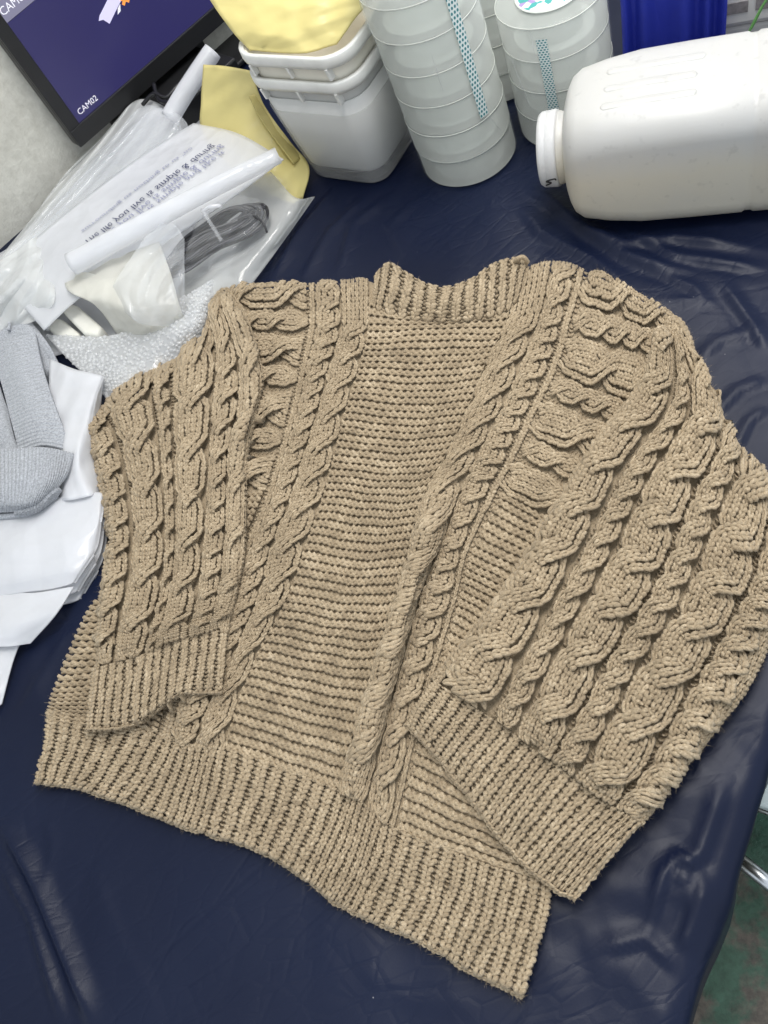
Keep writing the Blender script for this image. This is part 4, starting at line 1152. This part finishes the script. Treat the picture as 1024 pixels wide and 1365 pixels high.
# ---------- films and bags on the left
FILMW = plain('milky white poly film', (0.88, 0.89, 0.92), 0.10, 0.9, thin=0.36, crinkle=0.004, cscale=16, noise=0.05, nscale=20)
FILMC = plain('clear crinkled film', (0.90, 0.92, 0.95), 0.06, 1.0, thin=0.78, crinkle=0.004, cscale=13)
FILMG = plain('greyish frosted film', (0.88, 0.89, 0.88), 0.09, 1.0, thin=0.55, crinkle=0.003, cscale=16)
FILMCR = plain('cream frosted film', (0.86, 0.85, 0.79), 0.18, 0.6, thin=0.20, crinkle=0.006, cscale=16, noise=0.06)
BAGW = plain('matt white bag', (0.84, 0.85, 0.88), 0.24, 0.5, thin=0.16, crinkle=0.004, cscale=12, noise=0.03)

# white rolled film tube
o = part('film_roll', tube(smooth_path([at(226, 158, .085), at(250, 118, .105), at(284, 68, .13)], 6), [.017]*12+[.0165], 18), BAGW)
tag(o, 'white rolled film tube standing between the monitor and the yellow bag', 'film roll')
# loose frosted bag under everything
sheet_thing('poly_bag', [[(-60, 372, .012), (60, 300, .012), (170, 215, .012), (280, 150, .012)], [(-60, 450, .014), (80, 390, .016), (210, 320, .016), (330, 250, .012)], [(-60, 520, .012), (60, 478, .012), (180, 440, .012), (300, 380, .010)]], BAGW, 'wide white bag spread underneath the other bags', 'plastic bag', 0.004, 8, 38, 0.002)
# fan of flat clear bags
for i, (dx, dy, dz) in enumerate(((-14, -6, -.026), (-6, 2, -.013), (6, 6, 0), )):
    rows_ = [[(150, 190, .085), (195, 140, .10), (236, 150, .095), (252, 178, .08)], [(102, 232, .08), (150, 205, .09), (200, 195, .09), (232, 220, .075)], [(50, 295, .075), (105, 270, .085), (140, 268, .085), (170, 285, .07)], [(2, 350, .07), (50, 340, .08), (80, 345, .08), (105, 362, .06)], [(-45, 410, .05), (0, 405, .06), (30, 415, .06), (62, 440, .05)]]
    rows_ = [[(x+dx*(1-j/5), y+dy*(1-j/5), z+dz) for x, y, z in r] for j, r in enumerate(rows_)]
    sheet_thing('poly_bag', rows_, FILMC if i else FILMG, ('clear crinkled bag at the back of the fan of bags, nearest the wall', 'middle clear crinkled bag of the fan below the monitor', 'topmost clear crinkled bag of the fan below the monitor')[i], 'plastic bag', 0.006, 11, 40, 0.0012, 91, 91, group='fan of poly bags', pleat=(6, 0.010))
po, pf = sheet_thing('poly_bag', [[(258, 164, .10), (318, 178, .11), (378, 212, .10)], [(190, 206, .10), (240, 236, .108), (300, 270, .09)], [(112, 264, .098), (158, 300, .105), (206, 332, .085)], [(42, 322, .09), (82, 356, .095), (112, 392, .08)], [(-12, 372, .07), (30, 408, .075), (58, 440, .06)]],
            FILMW, 'milky flat bag printed with reversed dark lettering', 'plastic bag', 0.003, 7, 51, 0.002, 61, 121)
PRINT = plain('dark blue print', (0.035, 0.04, 0.10), 0.4)
PRINT2 = plain('faint blue print', (0.24, 0.25, 0.36), 0.4)
def bag_text(txt, b0, b1, a0, hgt, mat, lift, name='printed_text'):
    me = text_mesh(name, txt, 1.0); n = len(me.vertices); co = np.empty(n*3); me.vertices.foreach_get('co', co); co = co.reshape(-1, 3)
    w_ = co[:, 0].max()
    b = b0+(b1-b0)*co[:, 0]/w_; a = a0+hgt*co[:, 1]            # runs from the low end up to the far end, seen from behind
    W_ = pf.pos(a, b, np.full(n, lift)); me.vertices.foreach_set('co', W_.astype(np.float32).ravel()); me.update()
    link(name, me, mat, po, False)
bag_text('surrounding us nothing to us "no', 0.60, 0.13, 0.30, 0.055, PRINT2, 0.0026)
bag_text('"The life you live is simple & during', 0.64, 0.085, 0.43, 0.095, PRINT, 0.0030)
bag_text('the life you live is simple & during', 0.625, 0.07, 0.50, 0.085, PRINT2, 0.0026)
bag_text('you live is simple and like it', 0.54, 0.09, 0.56, 0.07, PRINT2, 0.0026)
# rolled bag lying across the printed one
P = smooth_path([at(96, 352, .118), at(180, 306, .126), at(270, 258, .128), at(371, 207, .124)], 8)
o = part('film_roll', tube(P, [.0185-.006*i/(len(P)-1) for i in range(len(P))], 20), FILMW); tag(o, 'long tapering roll of milky film lying across the printed bag', 'film roll')
# frosted sheet under the coil
sheet_thing('poly_bag', [[(285, 250, .05), (345, 220, .055), (392, 262, .045), (420, 262, .02)], [(255, 310, .05), (315, 290, .05), (362, 312, .04), (385, 312, .018)], [(225, 370, .04), (285, 355, .04), (320, 365, .03), (345, 366, .016)], [(200, 410, .03), (250, 400, .03), (300, 400, .02), (322, 396, .012)]],
            FILMG, 'frosted flat bag under the black cable coil', 'plastic bag', 0.003, 8, 61, 0.002)
# black cable coil in clear bag
CBL = plain('black cable sheath', (0.022, 0.022, 0.026), 0.35)
CBG = plain('grey cable sheath', (0.07, 0.07, 0.08), 0.4)
cc = at(293, 318, .065); cx_ = at(345, 285, .065)-cc; cx_ /= np.linalg.norm(cx_); cy_ = np.array([-cx_[1], cx_[0], 0])
coil = empty('cable_coil', tuple(cc)); tag(coil, 'bundled coil of black and grey cable tied with a white twist tie', 'cable coil')
for i in range(15):
    rx = 0.108-0.003*i+rng.uniform(-.006, .006); ry = 0.040-0.0017*i; zz = .0+.0022*i; ph = rng.uniform(-.1, .1)
    pinch = lambda a: 1-0.42*math.exp(-(math.cos(a)/0.45)**2)
    P = [tuple(cc+cx_*(rx*math.cos(a)-.012)+cy_*(ry*math.sin(a)*pinch(a)+.002*math.sin(3*a+i))+np.array([0, 0, zz*(.5+.5*abs(math.sin(a)))+.004*math.sin(a*2+ph)])) for a in np.linspace(0, 6.2832, 34)]
    part('loop', tube(P, 0.0027, 6), CBL if i % 3 else CBG, coil)
part('loose_end', tube(smooth_path([at(318, 292, .10), at(335, 287, .105), at(350, 296, .10), at(356, 310, .09)], 5), 0.0018, 6), CBL, coil)
tie = part('twist_tie', tube(smooth_path([cc+cy_*.036+np.array([0, 0, .02]), cc+cy_*.02+np.array([0, 0, .047]), cc-cy_*.012+np.array([0, 0, .05]), cc-cy_*.036+np.array([0, 0, .02])], 5), .0032, 8), FILMC, coil)
part('twist_tail', tube(smooth_path([cc+cy_*.01+np.array([0, 0, .05]), cc+cx_*.012+np.array([0, 0, .058]), cc+cx_*.03-cy_*.006+np.array([0, 0, .052])], 5), [.0035]*10+[.001], 6), FILMW, coil)
CLEAR = plain('clear glossy bag film', (0.9, 0.92, 0.94), 0.05, 0.8, thin=0.94, crinkle=0.012, cscale=18)
coil_bag, _ = sheet_thing('coil_bag', [[(262, 300, .10), (300, 262, .115), (345, 265, .10)], [(248, 335, .10), (300, 300, .125), (358, 298, .09)], [(245, 380, .06), (300, 352, .09), (352, 318, .06)]], CLEAR, 'clear glossy bag around the black cable coil', 'plastic bag', 0.012, 13, 71, 0.001)
o = part('bag_loop', tube(smooth_path([at(352, 318, .07), at(320, 340, .08), at(295, 352, .08), at(281, 357, .08), at(284, 345, .085), at(296, 335, .09), at(312, 330, .085)], 5), .0038, 8), CLEAR, coil_bag)
# clear crumpled bag in front
sheet_thing('crumpled_bag', [[(205, 300, .12), (232, 298, .125), (246, 318, .11)], [(178, 338, .115), (215, 345, .125), (246, 365, .10)], [(152, 378, .10), (196, 398, .11), (246, 402, .07)], [(150, 402, .08), (190, 432, .08), (240, 432, .04)]], FILMC, 'clear crumpled bag in front of the cable coil', 'plastic bag', 0.014, 9, 81, 0.0012, 91, 91, pleat=(3, 0.010))
# cream bags below, one gaping open
sheet_thing('poly_bag', [[(84, 366, .085), (150, 344, .09), (212, 322, .09)], [(92, 388, .09), (155, 378, .095), (228, 366, .085)], [(128, 408, .08), (178, 415, .085), (240, 410, .06)], [(158, 448, .03), (205, 450, .035), (252, 436, .025)]], FILMCR, 'cream frosted bag swelling above the bubble wrap', 'plastic bag', 0.008, 9, 91, 0.002)
sheet_thing('poly_bag', [[(-40, 372, .09), (20, 335, .095), (52, 318, .09), (72, 372, .085)], [(-40, 410, .09), (20, 385, .095), (55, 380, .095), (72, 402, .08)], [(-40, 460, .06), (10, 440, .06), (40, 430, .06), (56, 424, .05)]], FILMG, 'crinkled translucent bag at the left edge above the grey sweatshirt', 'plastic bag', 0.014, 9, 95, 0.0012, 91, 91, pleat=(3, 0.008))
# mouth of the gaping bag: an arch of film, two foam sheets inside
rows_ = []
for dpt, zz in ((0, 0), (1, .02)):
    rows_.append([(48+dpt*22, 432-dpt*30, .02+zz), (66+dpt*20, 402-dpt*28, .06+zz), (96+dpt*18, 385-dpt*22, .085+zz*.5), (128+dpt*16, 402-dpt*26, .065+zz), (158+dpt*14, 448-dpt*36, .02+zz)])
sheet_thing('bag_mouth', rows_, FILMCR, 'open arched mouth of a cream bag beside the grey sweatshirt', 'plastic bag', 0.004, 10, 97, 0.002)
FOAM = plain('cream foam sheet', (0.78, 0.77, 0.70), 0.7, noise=0.05, bump=0.0006, bscale=150)
for i, pts in enumerate(([(80, 412), (92, 404), (104, 408), (136, 436), (130, 448), (112, 446)], [(62, 436), (72, 424), (84, 426), (108, 446), (100, 452), (74, 448)])):
    V, F = prism([at(x, y, .03+.012*(1-i))[:2] for x, y in pts], .012, .045-.012*i)
    o = part('foam_sheet', (V, F), FOAM, None, True, 0.006, 3); tag(o, ('upper folded cream foam sheet inside the open bag mouth', 'lower folded cream foam sheet inside the open bag mouth')[i], 'foam')

# ---------- bubble wrap
BW = plain('bubble wrap film', (0.93, 0.94, 0.95), 0.06, 0.9, thin=0.55)
rows_ = [[(60, 446, .035), (160, 444, .04), (250, 392, .045), (290, 370, .03), (318, 372, .008)], [(86, 474, .035), (165, 476, .038), (255, 430, .042), (285, 402, .02), (305, 395, .006)], [(118, 505, .03), (180, 505, .03), (255, 465, .012), (285, 440, .006), (300, 425, .004)], [(150, 540, .012), (200, 540, .012), (260, 500, .006), (285, 475, .004), (300, 455, .004)]]
bwo, bwf = sheet_thing('bubble_wrap', rows_, BW, 'crumpled sheet of bubble wrap under the left sleeve', 'bubble wrap', 0.008, 7, 101, 0.0012, 91, 61)
hemi = []
for r, z in ((1.0, 0.0), (.9, .5), (.55, .85)):
    for i in range(8): hemi.append((r*math.cos(i*math.pi/4), r*math.sin(i*math.pi/4), z))
hemi.append((0, 0, 1.0)); hemi = np.array(hemi)
hf = [(a*8+i, a*8+(i+1) % 8, (a+1)*8+(i+1) % 8, (a+1)*8+i) for a in range(2) for i in range(8)]
ht = [(16+i, 16+(i+1) % 8, 24) for i in range(8)]
V, T, nn = [], [], 0
for i in range(52):
    for j in range(24):
        a = (i+.5+.5*(j % 2)+rng.normal(0, .16))/52.5; b = (j+.5+rng.normal(0, .16))/24
        if not 0 < a < 1 or not 0 < b < 1 or rng.random() < .08: continue
        c = bwf.pos(np.array([a]), np.array([b]), np.array([0.0]))[0]
        r = 0.0034*rng.uniform(.8, 1.1); h_ = 0.0036*rng.uniform(.4, 1.1)
        V.append(hemi*np.array([r, r, h_])+c)
        T += [(q0+nn, q1+nn, q2+nn) for q0, q1, q2, q3 in hf]+[(q0+nn, q2+nn, q3+nn) for q0, q1, q2, q3 in hf]+[(p+nn, q+nn, r_+nn) for p, q, r_ in ht]
        nn += 25
o = link('bubble', mesh_np('bubble', np.concatenate(V), np.array(T)), BW, bwo); o['kind'] = 'stuff'

# ---------- grey sweatshirt at the left edge
def jersey(name, scale, depth, axis='U'):
    mt, nt, p, N, L = new_mat(name)
    tc = N.new('ShaderNodeTexCoord'); nz = N.new('ShaderNodeTexNoise'); nz.inputs['Scale'].default_value = 420; nz.inputs['Detail'].default_value = 3
    L.new(tc.outputs['Object'], nz.inputs['Vector'])
    cr = N.new('ShaderNodeValToRGB'); e = cr.color_ramp.elements
    e[0].position = .25; e[0].color = (0.20, 0.21, 0.23, 1); e[1].position = .75; e[1].color = (0.50, 0.52, 0.56, 1); L.new(nz.outputs['Fac'], cr.inputs[0]); L.new(cr.outputs[0], p.inputs['Base Color'])
    p.inputs['Roughness'].default_value = 0.9; p.inputs['Sheen Weight'].default_value = 0.2
    b = N.new('ShaderNodeBump'); b.inputs['Distance'].default_value = depth; b.inputs['Strength'].default_value = 1
    if scale:
        uv = N.new('ShaderNodeUVMap'); wv = N.new('ShaderNodeTexWave'); wv.inputs['Scale'].default_value = scale; wv.inputs['Distortion'].default_value = 0.4
        wv.bands_direction = 'X' if axis == 'U' else 'Y'
        L.new(uv.outputs[0], wv.inputs['Vector']); L.new(wv.outputs['Fac'], b.inputs['Height'])
    else: L.new(nz.outputs['Fac'], b.inputs['Height'])
    L.new(b.outputs[0], p.inputs['Normal'])
    return mt
shirt = empty('sweatshirt', tuple(at(20, 560))); tag(shirt, 'folded heather grey sweatshirt at the left edge', 'sweatshirt')
GJ, GR, GC = jersey('grey jersey', 0, 0.0006), jersey('grey ribbing', 9.5, 0.0012, 'V'), jersey('grey cuff ribbing', 9.0, 0.0012, 'U')
sheet_thing('body_fold', [[(-40, 385, .045), (-5, 388, .055), (18, 404, .045)], [(-40, 415, .055), (15, 415, .06), (46, 434, .048)], [(-40, 440, .058), (25, 440, .06), (64, 458, .048)], [(-40, 480, .05), (30, 475, .05), (80, 490, .035)]], GJ, None, None, 0.005, 7, 111, 0.005, parent=shirt, uv=True)
sheet_thing('body_fold', [[(46, 482, .040), (62, 478, .046), (82, 488, .036)], [(48, 496, .042), (66, 492, .05), (84, 494, .036)], [(50, 512, .030), (64, 508, .034), (80, 502, .026)]], GJ, None, None, 0.003, 9, 112, 0.012, parent=shirt, uv=True)
sheet_thing('inner_fold', [[(-40, 480, .040), (-8, 500, .042), (10, 545, .044)], [(-40, 560, .048), (2, 565, .050), (20, 585, .046)], [(-40, 602, .05), (8, 600, .05), (34, 604, .046)]], GJ, None, None, 0.004, 8, 114, 0.005, parent=shirt, uv=True)
sheet_thing('rib_band', [[(-14, 462, .066), (16, 450, .072), (46, 443, .064)], [(2, 512, .066), (28, 500, .074), (57, 492, .064)], [(14, 558, .066), (42, 546, .074), (73, 541, .064)], [(26, 604, .062), (58, 594, .068), (97, 602, .058)]], GR, None, None, 0.003, 6, 113, 0.007, 91, 91, parent=shirt, uv=True)
sheet_thing('cuff', [[(-40, 598, .078), (10, 598, .082), (60, 596, .080), (98, 604, .064)], [(-40, 636, .080), (10, 638, .086), (56, 640, .082), (88, 634, .064)], [(-40, 668, .074), (10, 670, .078), (46, 668, .074), (74, 656, .058)], [(-40, 684, .055), (10, 683, .058), (44, 679, .056), (68, 667, .044)]], GC, None, None, 0.004, 6, 115, 0.007, 91, 91, parent=shirt, uv=True)
sheet_thing('body_fold', [[(-40, 676, .036), (0, 678, .038), (28, 682, .034)], [(-40, 704, .034), (-8, 704, .034), (8, 700, .030)]], GJ, None, None, 0.002, 8, 116, 0.005, parent=shirt, uv=True)
part('hem_edge', tube(smooth_path([at(-20, 690, 0.046), at(20, 687, 0.050), at(52, 680, 0.046), at(74, 667, 0.040)], 5), .005, 8), GJ, shirt)
part('drawcord', tube(smooth_path([at(14, 402, 0.056), at(17, 415, 0.064), at(13, 428, 0.065), at(12, 440, 0.066)], 5), .0026, 8), GJ, shirt)

# ---------- white bags below the sweatshirt
sheet_thing('white_bag', [[(66, 478, .05), (100, 492, .055), (134, 500, .045), (138, 506, .03)], [(66, 540, .055), (96, 545, .06), (122, 540, .055), (134, 535, .03)], [(78, 600, .055), (98, 605, .06), (112, 610, .05), (128, 600, .025)], [(80, 668, .045), (100, 665, .05), (122, 660, .045), (140, 655, .02)]], BAGW, 'pleated white bag running down beside the sweatshirt', 'plastic bag', 0.008, 10, 121, 0.0015, pleat=(3, 0.005))
sheet_thing('white_bag', [[(96, 540, .02), (112, 530, .024), (122, 545, .008)], [(98, 600, .034), (120, 595, .02), (130, 610, .008)], [(104, 655, .02), (118, 652, .018), (134, 660, .006)]], FILMW, 'thin white bag showing at the edge of the left sleeve', 'plastic bag', 0.012, 14, 122, 0.0012)
for i, (dx, dy, z) in enumerate(((8, 22, .022), (4, 12, .034), (0, 0, .048))):
    rows_ = [[(-40, 690, z), (30, 676, z+.004), (90, 662, z+.004), (138, 656, z), (148, 662, z-.006)], [(-40, 725, z+.006), (35, 712, z+.01), (92, 700, z+.008), (135, 692, z+.002), (145, 690, z-.006)], [(-40, 770, z+.004), (30, 760, z+.008), (85, 752, z+.006), (122, 742, z), (138, 732, z-.008)], [(-40, 806, z-.01), (25, 792, z-.006), (72, 786, z-.004), (104, 778, z-.008), (112, 770, z-.014)]]
    rows_ = [[(x+dx-9, y+dy*(k_/3), zz-.008) for x, y, zz in r] for k_, r in enumerate(rows_)]
    sheet_thing('white_bag', rows_, BAGW, ('lowest folded white bag of the pile left of the sweater', 'middle folded white bag of the pile left of the sweater', 'top folded white bag with a rounded corner, left of the sweater')[i], 'plastic bag', 0.008, 8, 130+i, 0.003, 91, 71, group='pile of folded white bags')
for i, rows_ in enumerate(([[(-40, 770, .03), (30, 790, .035), (98, 782, .03)], [(-40, 820, .035), (20, 830, .04), (72, 822, .032)], [(-40, 862, .03), (8, 862, .03), (40, 858, .02)]], [[(-60, 800, .02), (-10, 820, .025), (34, 840, .022)], [(-60, 870, .02), (-10, 880, .022), (18, 878, .015)], [(-60, 960, .012), (-20, 955, .012), (2, 938, .010)]])):
    sheet_thing('white_bag', rows_, BAGW, ('white bag flap hanging below the pile, with a curled tip', 'lowest white bag tip trailing onto the navy sheet at the left edge')[i], 'plastic bag', 0.010, 8, 140+i, 0.002, 71, 71)

# ---------- back right corner: blue bag, white box, green strap
BLUE = plain('bright blue cloth', (0.010, 0.022, 0.30), 0.6, noise=0.12, nscale=20)
b0_, b1_ = at(832, 150)[:2], at(958, 128)[:2]
dv = (b1_-b0_); dl = np.linalg.norm(dv); dv /= dl; dn = np.array([-dv[1], dv[0]])
V = []; nu_, nv_ = 61, 15
for i in range(nu_):
    for j in range(nv_):
        u, v = i/(nu_-1), j/(nv_-1)
        off = 0.007*math.sin(u*26+1.9*math.sin(u*7)+.5*v)+0.02*(1-v)
        q = b0_+dv*dl*(u+0.03*math.sin(v*3))-dn*off
        V.append((q[0], q[1], 0.004+v*0.30))
bo = empty('blue_cloth_bag', (float(b0_[0]), float(b0_[1]), 0)); tag(bo, 'bright blue pleated cloth bag behind the jug', 'cloth bag')
link('front_panel', mesh_np('front_panel', np.array(V), grid_faces(nu_, nv_)), BLUE, bo)
part('back_body', prism([tuple(b0_-dn*.004+dv*.008), tuple(b1_-dn*.004-dv*.008), tuple(b1_+dn*.07-dv*.012), tuple(b0_+dn*.07+dv*.012)], 0.006, 0.285), BLUE, bo, True, 0.012, 3)
c0_, c1_ = at(950, 112)[:2], at(1030, 100)[:2]
dv = (c1_-c0_)/np.linalg.norm(c1_-c0_); dn = np.array([-dv[1], dv[0]])
wb = empty('storage_box', (float(c0_[0]), float(c0_[1]), 0)); tag(wb, 'white box with grey smudged panels in the back right corner', 'box')
WBX = plain('off white box', (0.66, 0.65, 0.63), 0.5, noise=0.08); SMU = plain('grey smudge print', (0.26, 0.24, 0.24), 0.6, noise=0.5, nscale=120)
part('body', prism([tuple(c0_), tuple(c1_), tuple(c1_+dn*.12), tuple(c0_+dn*.12)], 0.004, 0.088), WBX, wb, False, 0.006, 2)
part('lid', prism([tuple(c0_-dn*.008-dv*.008), tuple(c1_-dn*.008+dv*.008), tuple(c1_+dn*.13), tuple(c0_+dn*.13-dv*.008)], 0.090, 0.165), WBX, wb, False, 0.008, 2)
for u in (.010, .052):
    q = c0_+dv*u-dn*.0095
    part('printed_panel', prism([tuple(q), tuple(q+dv*.032), tuple(q+dv*.032+dn*.003), tuple(q+dn*.003)], 0.112, .128), SMU, wb, False)
GREEN = plain('green strap', (0.12, 0.30, 0.08), 0.4)
P0, P1 = at(1000, 42, .16), at(1032, -14, .20)
sd_ = np.array([.011, .004, 0])
o = part('strap', loft([[tuple(p+sd_*a+np.array([0, 0, b])) for a, b in ((-.5, 0), (.5, 0), (.5, .004), (-.5, .004))] for p in (P0, P0*.5+P1*.5+np.array([0, 0, .004]), P1)]), GREEN, None, False); tag(o, 'green plastic strap in the back right corner', 'strap')

# ---------- under the table on the right
PALE = plain('pale teal painted metal', (0.60, 0.68, 0.68), 0.3, 0.5)
q = [at(1000, 1070, -.5)[:2], at(1016, 930, -.5)[:2], at(1120, 960, -.5)[:2], at(1110, 1110, -.5)[:2]]
st = empty('stool', (float(q[0][0]), float(q[0][1]), FLOORZ)); tag(st, 'pale metal stool with a steel rail, on the green floor at the right', 'stool')
part('seat', prism(q, -.52, -.495), PALE, st, True, 0.006, 3)
part('seat_edge', tube([at(1003, 1074, -.525), at(1130, 1122, -.525)], .006, 8), steel, st)
part('rail', tube([at(973, 1136, -.62), at(1060, 1205, -.62)], .012, 12), steel, st)
for p in ((1060, 1205), (1100, 1000)):
    w = at(p[0], p[1], -.62); part('leg', tube([(w[0], w[1], FLOORZ), (w[0], w[1], -.52)], .011, 10), steel, st)
